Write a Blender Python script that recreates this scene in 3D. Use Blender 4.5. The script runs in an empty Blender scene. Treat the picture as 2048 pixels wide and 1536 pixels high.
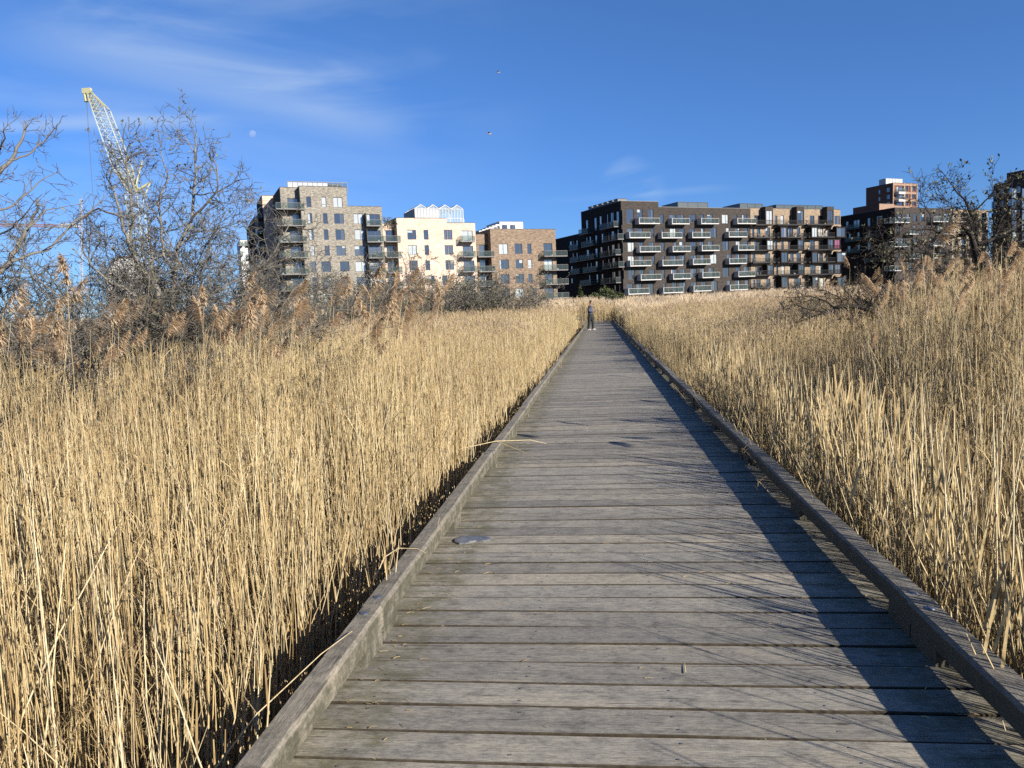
import bpy, math, random
import numpy as np
from mathutils import Vector, Matrix
R = math.radians
random.seed(7); rng = np.random.default_rng(7)

# ---------------------------------------------------------------- scene, camera, world, sun
for c_ in (bpy.data.objects, bpy.data.meshes):
    for o in list(c_): c_.remove(o)
sc = bpy.context.scene
COL = sc.collection
CAM_H, YAW, PITCH, ROLL = 1.5, R(6.936), R(5.636), R(2.6)
FPX, CX, CY = 1479.0, 1024.0, 768.0
fw = Vector((-math.sin(YAW)*math.cos(PITCH), math.cos(YAW)*math.cos(PITCH), -math.sin(PITCH)))
rt0 = Vector((math.cos(YAW), math.sin(YAW), 0)); up0 = rt0.cross(fw)
rt = rt0*math.cos(ROLL) - up0*math.sin(ROLL); upv = rt.cross(fw)
cam_d = bpy.data.cameras.new("camera"); cam = bpy.data.objects.new("camera", cam_d); COL.objects.link(cam)
cam_d.sensor_width = 36; cam_d.lens = FPX/2048*36; cam_d.clip_start = 0.05; cam_d.clip_end = 9000
M = Matrix((rt, upv, -fw)).transposed().to_4x4(); M.translation = Vector((0, 0, CAM_H)); cam.matrix_world = M
sc.camera = cam

SUN_EL, SUN_AZ = R(23.6), R(-36)      # azimuth of the sun counted from +X towards +Y
sdir = Vector((math.cos(SUN_AZ)*math.cos(SUN_EL), math.sin(SUN_AZ)*math.cos(SUN_EL), math.sin(SUN_EL)))
sl = bpy.data.lights.new("sun", 'SUN'); sl.energy = 5.0; sl.angle = R(0.45); sl.color = (1, .925, .825)
so = bpy.data.objects.new("sun", sl); COL.objects.link(so); so.rotation_euler = (-sdir).to_track_quat('-Z', 'Y').to_euler()

world = bpy.data.worlds.new("World"); sc.world = world; world.use_nodes = True
wn, wl = world.node_tree.nodes, world.node_tree.links
for n in list(wn): wn.remove(n)
def wnode(t, **k):
    n = wn.new(t)
    for a, v in k.items(): setattr(n, a, v)
    return n
wo = wnode('ShaderNodeOutputWorld'); bg = wnode('ShaderNodeBackground'); bg.inputs[1].default_value = 0.058
sky = wnode('ShaderNodeTexSky', sky_type='NISHITA', sun_disc=False)
sky.sun_elevation = SUN_EL; sky.sun_rotation = math.pi/2 - SUN_AZ
sky.air_density = 1.0; sky.dust_density = 0.15; sky.ozone_density = 3.0; sky.altitude = 0
tint = wnode('ShaderNodeMixRGB', blend_type='MULTIPLY'); tint.inputs[0].default_value = 1; tint.inputs[2].default_value = (.53, .835, 1.25, 1)
wl.new(sky.outputs[0], tint.inputs[1])
# the clear spring sky stays blue down to the horizon
tc0 = wnode('ShaderNodeTexCoord'); sx_ = wnode('ShaderNodeSeparateXYZ'); wl.new(tc0.outputs['Generated'], sx_.inputs[0])
hz_ = wnode('ShaderNodeMapRange'); hz_.inputs[1].default_value = .0; hz_.inputs[2].default_value = .42; wl.new(sx_.outputs[2], hz_.inputs[0])
hc_ = wnode('ShaderNodeValToRGB'); wl.new(hz_.outputs[0], hc_.inputs[0])
for e_, (p_, c_) in zip((hc_.color_ramp.elements[0], hc_.color_ramp.elements[1]), ((0, (.72, .76, .95, 1)), (1, (1, 1, 1, 1)))): e_.position = p_; e_.color = c_
tint2 = wnode('ShaderNodeMixRGB', blend_type='MULTIPLY'); tint2.inputs[0].default_value = 1
wl.new(tint.outputs[0], tint2.inputs[1]); wl.new(hc_.outputs[0], tint2.inputs[2]); tint = tint2
# thin cirrus: streaked noise on the sky direction, strongest to the upper left
tc = wnode('ShaderNodeTexCoord'); mp = wnode('ShaderNodeMapping')
mp.inputs['Rotation'].default_value = (R(12), R(28), R(24)); mp.inputs['Scale'].default_value = (1.2, 3.0, 7.0)
nz = wnode('ShaderNodeTexNoise'); nz.inputs['Scale'].default_value = 1.5; nz.inputs['Detail'].default_value = 7; nz.inputs['Roughness'].default_value = .52; nz.inputs['Distortion'].default_value = .5
cr = wnode('ShaderNodeValToRGB'); cr.color_ramp.elements[0].position = .44; cr.color_ramp.elements[1].position = .80
wl.new(tc.outputs['Generated'], mp.inputs[0]); wl.new(mp.outputs[0], nz.inputs[0]); wl.new(nz.outputs[0], cr.inputs[0])
def dir_mask(d, lo, hi):
    dn = wnode('ShaderNodeVectorMath', operation='DOT_PRODUCT'); dn.inputs[1].default_value = d
    wl.new(tc.outputs['Generated'], dn.inputs[0])
    mr = wnode('ShaderNodeMapRange', interpolation_type='SMOOTHSTEP'); mr.inputs[1].default_value = lo; mr.inputs[2].default_value = hi
    wl.new(dn.outputs['Value'], mr.inputs[0]); return mr.outputs[0]
def ray(u, v):
    return (rt*((u-CX)/FPX) - upv*((v-CY)/FPX) + fw)
def wmath(op, a, b):
    m = wnode('ShaderNodeMath', operation=op)
    for i, x in enumerate((a, b)):
        if isinstance(x, (int, float)): m.inputs[i].default_value = x
        else: wl.new(x, m.inputs[i])
    return m.outputs[0]
def band(p, q, width, ends=True):
    """soft streak of cirrus along the great circle through two sky directions"""
    a, b = ray(*p).normalized(), ray(*q).normalized(); n = a.cross(b).normalized(); mid = (a+b).normalized(); half = mid.dot(a)
    wob = wmath('MULTIPLY', wmath('SUBTRACT', nz.outputs[0], .5), width*3)
    dn = wnode('ShaderNodeVectorMath', operation='DOT_PRODUCT'); dn.inputs[1].default_value = n; wl.new(tc.outputs['Generated'], dn.inputs[0])
    d = wmath('ABSOLUTE', wmath('ADD', dn.outputs['Value'], wob), 0)
    mr = wnode('ShaderNodeMapRange', interpolation_type='SMOOTHSTEP'); mr.inputs[1].default_value = width; mr.inputs[2].default_value = 0; wl.new(d, mr.inputs[0])
    return wmath('MULTIPLY', mr.outputs[0], dir_mask(mid, half-.01, min(.999, half+.04)))
c1 = wmath('MULTIPLY', wmath('MULTIPLY', cr.outputs[0], dir_mask(ray(250, 120).normalized(), .87, .985)), .42)
c2 = wmath('MULTIPLY', wmath('MULTIPLY', band((-40, 10), (820, 250), .055), wmath('ADD', wmath('MULTIPLY', nz.outputs[0], 1.6), -.25)), .75)
c3 = wmath('MULTIPLY', band((-60, 246), (330, 244), .012), .40)
c4 = wmath('MULTIPLY', wmath('MULTIPLY', cr.outputs[0], dir_mask(ray(1262, 385).normalized(), .9988, .9998)), 1.3)
c5 = wmath('MULTIPLY', wmath('MULTIPLY', band((1185, 394), (1335, 384), .0075), wmath('ADD', wmath('MULTIPLY', nz.outputs[0], 3.), -1.1)), .30)
mask = wmath('MINIMUM', wmath('ADD', wmath('ADD', wmath('ADD', c1, c2), wmath('ADD', c3, c4)), c5), .85)
cm = wnode('ShaderNodeMixRGB'); cm.inputs[2].default_value = (4.6, 5.9, 7.8, 1)
wl.new(mask, cm.inputs[0]); wl.new(tint.outputs[0], cm.inputs[1])
wl.new(cm.outputs[0], bg.inputs[0]); wl.new(bg.outputs[0], wo.inputs[0])

sc.render.engine = 'CYCLES'
sc.view_settings.view_transform = 'Standard'; sc.view_settings.look = 'None'
sc.view_settings.exposure = 1.0; sc.view_settings.gamma = 1
sc.cycles.max_bounces = 6; sc.cycles.diffuse_bounces = 3; sc.cycles.transparent_max_bounces = 8
sc.cycles.use_denoising = False

# ---------------------------------------------------------------- helpers
def at(u, v, depth):
    """point seen at photo pixel (u,v), depth metres along the view axis"""
    return Vector((0, 0, CAM_H)) + ray(u, v)*depth
def on_z(u, v, z):
    d = ray(u, v); return Vector((0, 0, CAM_H)) + d*((z-CAM_H)/d.z)

def tag(o, label=None, cat=None, group=None, kind=None):
    if label: o['label'] = label
    if cat: o['category'] = cat
    if group: o['group'] = group
    if kind: o['kind'] = kind
    return o
def empty(name, loc=(0, 0, 0), rz=0):
    o = bpy.data.objects.new(name, None); COL.objects.link(o); o.location = loc; o.rotation_euler = (0, 0, rz)
    o.empty_display_size = .3; return o

class MB:
    def __init__(s): s.v = []; s.f = []; s.m = []; s.t = []; s.n = 0
    def add(s, verts, faces, mat=0, tone=.5):
        s.v += [tuple(p) for p in verts]; s.f += [tuple(i+s.n for i in f) for f in faces]
        s.m += [mat]*len(faces); s.t += [tone]*len(verts); s.n += len(verts); return s
    def box(s, x0, x1, y0, y1, z0, z1, mat=0, tone=.5, skip=()):
        v = [(x0,y0,z0),(x1,y0,z0),(x1,y1,z0),(x0,y1,z0),(x0,y0,z1),(x1,y0,z1),(x1,y1,z1),(x0,y1,z1)]
        F = {'b':(0,3,2,1),'t':(4,5,6,7),'f':(0,1,5,4),'r':(1,2,6,5),'k':(2,3,7,6),'l':(3,0,4,7)}
        return s.add(v, [F[k] for k in F if k not in skip], mat, tone)
    def quad(s, a, b, c, d, mat=0, tone=.5): return s.add([a, b, c, d], [(0,1,2,3)], mat, tone)
    def bevbox(s, x0, x1, y0, y1, z0, z1, b, mat=0, tone=.5, tilt=0.):
        """box with chamfered top long edges"""
        v = [(x0,y0,z0),(x1,y0,z0),(x1,y1,z0),(x0,y1,z0),
             (x0,y0,z1-b),(x1,y0,z1-b),(x1,y1,z1-b),(x0,y1,z1-b),
             (x0+b,y0+b,z1),(x1-b,y0+b,z1+tilt),(x1-b,y1-b,z1+tilt),(x0+b,y1-b,z1)]
        return s.add(v, [(0,3,2,1),(0,1,5,4),(1,2,6,5),(2,3,7,6),(3,0,4,7),(4,5,9,8),(5,6,10,9),(6,7,11,10),(7,4,8,11),(8,9,10,11)], mat, tone)
    def tube(s, p, q, r0, r1=None, sides=6, mat=0, tone=.5, cap=True):
        p, q = Vector(p), Vector(q); r1 = r0 if r1 is None else r1
        d = (q-p).normalized(); a = d.orthogonal().normalized(); b = d.cross(a); v = []
        for c, r in ((p, r0), (q, r1)):
            for i in range(sides):
                t = 2*math.pi*i/sides; v.append(c + a*(r*math.cos(t)) + b*(r*math.sin(t)))
        f = [(i, (i+1)%sides, sides+(i+1)%sides, sides+i) for i in range(sides)]
        if cap: f += [tuple(range(sides))[::-1], tuple(range(sides, 2*sides))]
        return s.add(v, f, mat, tone)
    def build(s, name, mats, parent=None, smooth=False, link=True):
        me = bpy.data.meshes.new(name); me.from_pydata(s.v, [], s.f)
        if not isinstance(mats, (list, tuple)): mats = [mats]
        for m in mats: me.materials.append(m)
        me.polygons.foreach_set('material_index', s.m)
        if smooth: me.polygons.foreach_set('use_smooth', [True]*len(s.f))
        a = me.attributes.new('tone', 'FLOAT', 'POINT'); a.data.foreach_set('value', s.t)
        me.update(); o = bpy.data.objects.new(name, me)
        if link: COL.objects.link(o)
        if parent: o.parent = parent
        return o

def tubes(name, polys, sides, mats, parent=None, link=True, smooth=True):
    """polys: list of (pts Nx3, radii N, tone, mat) -> one mesh, numpy fast"""
    V, F, T, MI = [], [], [], []; n = 0
    ang = np.arange(sides)*2*math.pi/sides; ca, sa = np.cos(ang), np.sin(ang)
    for pts, rad, tone, mi in polys:
        pts = np.asarray(pts, float); rad = np.asarray(rad, float); N = len(pts)
        d = np.gradient(pts, axis=0); d /= np.linalg.norm(d, axis=1)[:, None]+1e-9
        ref = np.array([0.3, .9, .1]) if abs(d[0][2]) > .8 else np.array([0., 0., 1.])
        a = np.cross(d, ref); a /= np.linalg.norm(a, axis=1)[:, None]+1e-9; b = np.cross(d, a)
        if sides == 2:
            ring = np.stack([pts-a*rad[:, None], pts+a*rad[:, None]], 1)
        else:
            ring = pts[:, None]+rad[:, None, None]*(a[:, None]*ca[None, :, None]+b[:, None]*sa[None, :, None])
        V.append(ring.reshape(-1, 3)); T.append(np.full(N*sides, tone))
        idx = np.arange(N*sides).reshape(N, sides)+n
        if sides == 2: q = np.stack([idx[:-1, 0], idx[:-1, 1], idx[1:, 1], idx[1:, 0]], -1)
        else: q = np.stack([idx[:-1], np.roll(idx[:-1], -1, 1), np.roll(idx[1:], -1, 1), idx[1:]], -1).reshape(-1, 4)
        F.append(q); MI.append(np.full(len(q), mi)); n += N*sides
    V = np.concatenate(V); F = np.concatenate(F); T = np.concatenate(T); MI = np.concatenate(MI)
    return npmesh(name, V, F, T, MI, mats, parent, link, smooth)
def npmesh(name, V, F, T, MI, mats, parent=None, link=True, smooth=False):
    me = bpy.data.meshes.new(name)
    me.vertices.add(len(V)); me.vertices.foreach_set('co', V.ravel())
    k = F.shape[1]
    me.loops.add(F.size); me.loops.foreach_set('vertex_index', F.ravel().astype(np.int32))
    me.polygons.add(len(F)); me.polygons.foreach_set('loop_start', np.arange(0, F.size, k, dtype=np.int32))
    for m in (mats if isinstance(mats, (list, tuple)) else [mats]): me.materials.append(m)
    me.polygons.foreach_set('material_index', MI.astype(np.int32))
    if smooth: me.polygons.foreach_set('use_smooth', np.ones(len(F), bool))
    a = me.attributes.new('tone', 'FLOAT', 'POINT'); a.data.foreach_set('value', T.astype(np.float32))
    me.update(calc_edges=True); me.validate()
    o = bpy.data.objects.new(name, me)
    if link: COL.objects.link(o)
    if parent: o.parent = parent
    return o

# ---------------------------------------------------------------- materials
U = rng.uniform
ALB = .68       # overall albedo calibration
class NT:
    def __init__(s, name):
        s.m = bpy.data.materials.new(name); s.m.use_nodes = True; s.t = s.m.node_tree; s.b = s.t.nodes['Principled BSDF']
    def n(s, t, ins=None, **k):
        x = s.t.nodes.new(t)
        for a, v in k.items(): setattr(x, a, v)
        for a, v in (ins or {}).items():
            if hasattr(v, 'default_value') or hasattr(v, 'is_output'): s.t.links.new(v, x.inputs[a])
            else: x.inputs[a].default_value = v
        return x
    def link(s, a, b): s.t.links.new(a, b)
    def coord(s): return s.n('ShaderNodeTexCoord').outputs['Object']
    def mapped(s, scale, loc=(0, 0, 0), src=None):
        return s.n('ShaderNodeMapping', {'Vector': src or s.coord(), 'Scale': scale, 'Location': loc}).outputs[0]
    def noise(s, vec, scale, detail=4, rough=.6):
        return s.n('ShaderNodeTexNoise', {'Vector': vec, 'Scale': scale, 'Detail': detail, 'Roughness': rough}).outputs[0]
    def ramp(s, fac, stops):
        r = s.n('ShaderNodeValToRGB', {'Fac': fac}); e = r.color_ramp.elements
        while len(e) < len(stops): e.new(.5)
        for i, (p, c) in enumerate(stops): e[i].position = p; e[i].color = (*c, 1) if len(c) == 3 else c
        return r.outputs[0]
    def mix(s, fac, a, b, mode='MIX'):
        x = s.n('ShaderNodeMixRGB', blend_type=mode)
        for i, v in zip((0, 1, 2), (fac, a, b)):
            if isinstance(v, (int, float)): x.inputs[i].default_value = v if i == 0 else (v, v, v, 1)
            elif isinstance(v, tuple): x.inputs[i].default_value = (*v, 1)
            else: s.link(v, x.inputs[i])
        return x.outputs[0]
    def math(s, op, a, b=0.):
        x = s.n('ShaderNodeMath', operation=op)
        for i, v in enumerate((a, b)):
            if isinstance(v, (int, float)): x.inputs[i].default_value = v
            else: s.link(v, x.inputs[i])
        return x.outputs[0]
    def attr(s): return s.n('ShaderNodeAttribute', attribute_name='tone').outputs['Fac']
    def out(s, col, rough=.8, bump=None, strength=.3, dist=.01, spec=.3, metal=0):
        col = tuple(x*ALB for x in col) if isinstance(col, tuple) else s.mix(1, col, (ALB, ALB, ALB), 'MULTIPLY')
        for k, v in (('Base Color', col), ('Roughness', rough)):
            if isinstance(v, (int, float)): s.b.inputs[k].default_value = v
            elif isinstance(v, tuple): s.b.inputs[k].default_value = (*v, 1)
            else: s.link(v, s.b.inputs[k])
        s.b.inputs['Specular IOR Level'].default_value = spec; s.b.inputs['Metallic'].default_value = metal
        if bump is not None:
            bn = s.n('ShaderNodeBump', {'Height': bump, 'Strength': strength, 'Distance': dist}); s.link(bn.outputs[0], s.b.inputs['Normal'])
        return s.m

def plain(name, col, rough=.7, spec=.3, metal=0, var=.15, scale=3.):
    t = NT(name); n = t.noise(t.coord(), scale, 5)
    c = t.mix(1, col, t.ramp(n, [(.3, (1-var,)*3), (.7, (1+var*.3,)*3)]), 'MULTIPLY')
    return t.out(c, rough, spec=spec, metal=metal)

def wood(name, along, moss_shade, base=(.348, .328, .277)):
    """weathered grey timber, grain along 'x' or 'y'"""
    t = NT(name); co = t.coord(); tone = t.attr()
    off = t.n('ShaderNodeCombineXYZ', {0: t.math('MULTIPLY', tone, 37.), 1: t.math('MULTIPLY', tone, 91.), 2: t.math('MULTIPLY', tone, 13.)}).outputs[0]
    v = t.n('ShaderNodeVectorMath', {0: co, 1: off}, operation='ADD').outputs[0]
    sx, sy = ((1.2, 34) if along == 'x' else (34, 1.2))
    g = t.noise(t.mapped((sx, sy, 30), src=v), 1.6, 8, .68)
    big = t.noise(t.mapped((.9, 2.6, 2) if along == 'x' else (2.6, .9, 2), src=v), 1.7, 6, .65)
    fine = t.noise(t.mapped((26, 150, 120) if along == 'x' else (150, 26, 120), src=v), 1., 5, .75)
    iso = t.noise(t.mapped((9, 12, 10), src=v), 1., 8, .72)
    c = t.mix(g, tuple(b*.62 for b in base), tuple(b*1.33 for b in base))
    c = t.mix(.55, c, t.ramp(big, [(.30, (.70, .70, .72)), (.52, (1, 1, 1)), (.72, (1.32, 1.24, 1.12))]), 'MULTIPLY')
    c = t.mix(.8, c, t.ramp(fine, [(.34, (.45, .45, .45)), (.5, (1, 1, 1)), (.68, (1.35, 1.35, 1.32))]), 'MULTIPLY')
    c = t.mix(.9, c, t.ramp(iso, [(.34, (.62, .62, .63)), (.5, (1, 1, 1)), (.68, (1.22, 1.19, 1.13))]), 'MULTIPLY')
    # narrow dark checks and pale scuffs
    ck = t.noise(t.mapped((2.2, 75, 60) if along == 'x' else (75, 2.2, 60), src=v), 1.0, 3, .5)
    c = t.mix(t.ramp(ck, [(.64, (0, 0, 0)), (.70, (.75,)*3)]), c, (.045, .04, .035))
    sf = t.noise(t.mapped((3, 16, 9) if along == 'x' else (16, 3, 9), (5, 3, 1), src=v), 1.4, 6, .7)
    c = t.mix(t.ramp(sf, [(.62, (0, 0, 0)), (.78, (.65,)*3)]), c, (.42, .38, .31))
    c = t.mix(1, c, t.ramp(tone, [(0, (.74, .74, .76)), (.3, (.95, .93, .90)), (.6, (1, 1, 1)), (1, (1.2, 1.15, 1.07))]), 'MULTIPLY')
    knot = t.n('ShaderNodeTexVoronoi', {'Vector': t.mapped((2.2, 7, 4) if along == 'x' else (7, 2.2, 4), src=v), 'Scale': .8}).outputs[0]
    c = t.mix(t.ramp(knot, [(.03, (.8,)*3), (.075, (0, 0, 0))]), c, (.06, .045, .035))
    mo = t.noise(t.mapped((5, 9, 9), src=co), 1.1, 8, .72)
    if moss_shade == 'edges':      # algae and silt that gather along both rails
        sp = t.n('ShaderNodeSeparateXYZ', {0: co}).outputs
        d = t.math('ABSOLUTE', t.math('SUBTRACT', sp[0], .14))
        e = t.ramp(d, [(.74, (0, 0, 0)), (1.15, (.85,)*3)])
        e2 = t.ramp(sp[0], [(1.08, (0, 0, 0)), (1.36, (.28,)*3)])
        msk = t.ramp(t.math('ADD', t.math('ADD', mo, t.math('MULTIPLY', e, .30)), t.math('MULTIPLY', e2, .5)), [(.66, (0, 0, 0)), (.90, (.8,)*3)])
        c = t.mix(msk, c, t.mix(t.noise(co, 22., 4), (.055, .05, .035), (.20, .19, .075)))
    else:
        zz_ = t.ramp(t.n('ShaderNodeSeparateXYZ', {0: co}).outputs[2], [(.150, ((.55 if moss_shade == 'dark' else .16),)*3), (.160, (0, 0, 0))])  # rail sides: algae, plus painted shade on the right-hand rail
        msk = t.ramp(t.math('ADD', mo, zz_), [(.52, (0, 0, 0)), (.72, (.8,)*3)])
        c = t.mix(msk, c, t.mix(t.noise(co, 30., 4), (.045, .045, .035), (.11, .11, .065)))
    h = t.math('ADD', t.math('MULTIPLY', g, .6), t.math('MULTIPLY', fine, .4))
    return t.out(c, t.ramp(g, [(.2, (.62,)*3), (.9, (.85,)*3)]), h, .75, .006, spec=.25)

MAT = {}
MAT['deck'] = wood('weathered_deck', 'x', 'edges')
MAT['rail_moss_shade'] = wood('algae_and_shade_rail', 'y', 'dark', (.27, .25, .205))  # algae coat with the shade of the inner face painted in
MAT['rail'] = wood('weathered_rail', 'y', 'spots', (.285, .262, .213))
MAT['grime'] = plain('joint_grime', (.085, .07, .048), .9, .1, 0, .5, 25.)
MAT['steel'] = plain('dull_steel', (.33, .35, .38), .35, .5, .8)

def straw():
    t = NT('reed_straw'); tone = t.attr()
    c = t.ramp(tone, [(0, (.10, .062, .028)), (.18, (.27, .18, .085)), (.45, (.55, .405, .195)), (.75, (.73, .575, .305)), (1, (.86, .74, .48))])
    g = t.n('ShaderNodeNewGeometry').outputs['Position']
    big = t.noise(t.n('ShaderNodeMapping', {'Vector': g, 'Scale': (.22, .22, .3)}).outputs[0], 1., 3)
    fine = t.noise(t.n('ShaderNodeMapping', {'Vector': g, 'Scale': (40, 40, 14)}).outputs[0], 1., 2)
    c = t.mix(1, c, t.ramp(big, [(.3, (.72, .69, .68)), (.7, (1.12, 1.12, 1.08))]), 'MULTIPLY')
    c = t.mix(.7, c, t.ramp(fine, [(.32, (.55, .50, .46)), (.5, (1, 1, 1))]), 'MULTIPLY')
    t.out(c, .55, spec=.25)
    return t.m
MAT['straw'] = straw()
def two(name, stops, rough=.8):
    t = NT(name); c = t.ramp(t.attr(), stops)
    g = t.n('ShaderNodeNewGeometry').outputs['Position']; f = t.noise(g, 9., 3)
    c = t.mix(.6 if 'plume' not in name else .0, c, t.ramp(f, [(.3, (.6, .6, .6)), (.65, (1.15, 1.15, 1.15))]), 'MULTIPLY')
    t.out(c, rough, spec=.2)
    if 'plume' in name:
        tl = t.n('ShaderNodeBsdfTranslucent', {'Color': t.mix(1, c, (ALB, ALB, ALB), 'MULTIPLY')}); mx = t.n('ShaderNodeMixShader', {0: .5}); t.link(t.b.outputs[0], mx.inputs[1]); t.link(tl.outputs[0], mx.inputs[2]); t.link(mx.outputs[0], t.t.nodes['Material Output'].inputs[0])
    return t.m
MAT['plume'] = two('reed_plume', [(0, (.68, .49, .29)), (.5, (.95, .73, .47)), (1, (1.1, .94, .68))], .9)
MAT['bark'] = two('twig_bark', [(0, (.055, .048, .040)), (.5, (.17, .155, .13)), (1, (.34, .315, .265))])
MAT['bark_dark'] = two('dark_bark', [(0, (.016, .013, .011)), (.5, (.05, .042, .034)), (1, (.11, .095, .075))])
MAT['leaf'] = two('bud_leaf', [(0, (.07, .07, .035)), (.5, (.16, .16, .08)), (1, (.30, .29, .17))], .7)
MAT['needle'] = two('evergreen_leaf', [(0, (.02, .035, .012)), (.5, (.065, .085, .03)), (1, (.13, .14, .055))], .7)
MAT['mud'] = plain('marsh_mud', (.045, .034, .022), .75, .3, 0, .5, 2.)

def brick(name, cols, sx=1.5, sz=5.5, mortar=(.25, .23, .2), contrast=(.36, .64)):
    """brick coursing + a coarse mottle of differently fired bricks (object coords; z up)"""
    t = NT(name); co = t.coord()
    sp = t.n('ShaderNodeSeparateXYZ', {0: co}).outputs
    v = t.n('ShaderNodeCombineXYZ', {0: t.math('ADD', sp[0], sp[1]), 1: sp[2], 2: 0.}).outputs[0]
    m = t.noise(t.mapped((sx, sz, 1), src=v), 1., 5, .7)
    c = t.ramp(m, [(contrast[0], cols[0]), (.5, cols[1]), (contrast[1], cols[2])])
    bk = t.n('ShaderNodeTexBrick', {'Vector': v, 'Scale': 1., 'Brick Width': .46, 'Row Height': .15, 'Mortar Size': .012, 'Color1': (.75, .75, .75, 1), 'Color2': (1.25, 1.22, 1.18, 1), 'Mortar': (.9, .9, .9, 1), 'Bias': 0.}).outputs[0]
    c = t.mix(.8, c, bk, 'MULTIPLY')
    w = t.noise(t.mapped((.12, .35, 1), src=v), 1., 3)
    c = t.mix(1, c, t.ramp(w, [(.3, (.9, .9, .9)), (.7, (1.08, 1.08, 1.08))]), 'MULTIPLY')
    return t.out(c, .88, spec=.15)
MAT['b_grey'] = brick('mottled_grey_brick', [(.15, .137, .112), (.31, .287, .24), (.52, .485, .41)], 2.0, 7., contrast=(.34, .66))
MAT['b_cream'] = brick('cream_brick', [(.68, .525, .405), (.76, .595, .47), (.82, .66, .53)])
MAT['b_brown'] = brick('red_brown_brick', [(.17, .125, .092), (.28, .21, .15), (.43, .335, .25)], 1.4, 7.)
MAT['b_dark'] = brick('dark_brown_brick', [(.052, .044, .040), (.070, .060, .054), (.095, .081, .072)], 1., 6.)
MAT['b_black_shade'] = brick('black_and_shaded_brick', [(.018, .015, .014), (.028, .023, .021), (.042, .035, .031)], 1., 6.)  # window bays; also paints shade onto the left walls of other blocks
MAT['b_tan'] = brick('tan_brick', [(.25, .19, .13), (.35, .27, .19), (.45, .355, .255)], 1.2, 6.)
MAT['b_red'] = brick('red_brick', [(.15, .07, .05), (.21, .10, .072), (.28, .145, .10)], 1.2, 6.)
MAT['b_pink'] = brick('pale_red_brick', [(.34, .22, .16), (.40, .27, .20), (.48, .34, .26)], 1.2, 6.)
MAT['white_wall'] = plain('white_render', (.72, .71, .68), .8, .2, 0, .08)
MAT['panel'] = plain('pale_panel', (.50, .52, .54), .5, .3, 0, .12)
MAT['pale_wall'] = plain('pale_grey_render', (.50, .50, .48), .8, .2, 0, .1)
MAT['metal_dark'] = plain('dark_grey_metal', (.035, .036, .04), .5, .4, .2)
MAT['metal_black'] = plain('black_metal', (.016, .015, .015), .5, .4, .2)
MAT['metal_grey'] = plain('grey_metal', (.17, .165, .16), .5, .4, .1)
MAT['metal_pale'] = plain('pale_metal', (.62, .61, .58), .45, .4, 0)
MAT['frame_dark'] = plain('window_frame_grey', (.05, .052, .058), .5, .4)
MAT['roof_felt'] = plain('roof_felt', (.06, .06, .065), .85, .2)
MAT['roof_glass'] = plain('roof_plant_cladding', (.085, .11, .12), .3, .5)
MAT['ywhite'] = plain('pale_crane_paint', (.62, .70, .66), .5, .4)
MAT['yellow'] = plain('yellow_crane_paint', (.60, .58, .34), .5, .4)
MAT['redp'] = plain('faded_red_paint', (.45, .22, .18), .5, .4)

def pane(name, col, gl=.22):
    t = NT(name); c = t.mix(t.noise(t.coord(), .8, 2), tuple(x*.8 for x in col), tuple(x*1.2 for x in col))
    t.out(c, .06, spec=.9); t.b.inputs['Coat Weight'].default_value = 1; t.b.inputs['Coat Roughness'].default_value = .03; t.b.inputs['Coat IOR'].default_value = 1.8
    return t.m
MAT['glass'] = pane('window_glass_dark', (.035, .036, .042))
MAT['glass2'] = pane('window_glass_grey', (.085, .09, .10))
MAT['curtain'] = pane('window_with_pale_curtain', (.52, .54, .50))
MAT['pinkpane'] = pane('window_with_red_curtain', (.30, .05, .09))
def railglass(name, col, a):
    t = NT(name); n = t.t.nodes; out = n['Material Output']
    t.out(col, .08, spec=.6)
    tr = t.n('ShaderNodeBsdfTransparent', {'Color': (.88, .93, .91, 1)}); mx = t.n('ShaderNodeMixShader', {0: a})
    t.link(tr.outputs[0], mx.inputs[1]); t.link(t.b.outputs[0], mx.inputs[2]); t.link(mx.outputs[0], out.inputs[0]); return t.m
MAT['railglass'] = railglass('balcony_glass', (.13, .16, .155), .20)
MAT['greenglass'] = railglass('greenhouse_glass', (.55, .68, .75), .45)

# ---------------------------------------------------------------- ground
GZ = -0.62
def ground():
    m = MB(); n = 60; W = 4000
    t = NT('marsh_ground'); co = t.n('ShaderNodeNewGeometry').outputs['Position']
    c = t.ramp(t.noise(co, 1.5, 8), [(.3, (.022, .018, .012)), (.5, (.06, .045, .028)), (.7, (.15, .11, .06))])
    g = MB(); g.quad((-W, -W, GZ), (W, -W, GZ), (W, W, GZ), (-W, W, GZ))
    o = g.build('ground', t.out(c, .9, t.noise(co, 6., 6), .6, .05)); tag(o, kind='structure')
ground()

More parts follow.
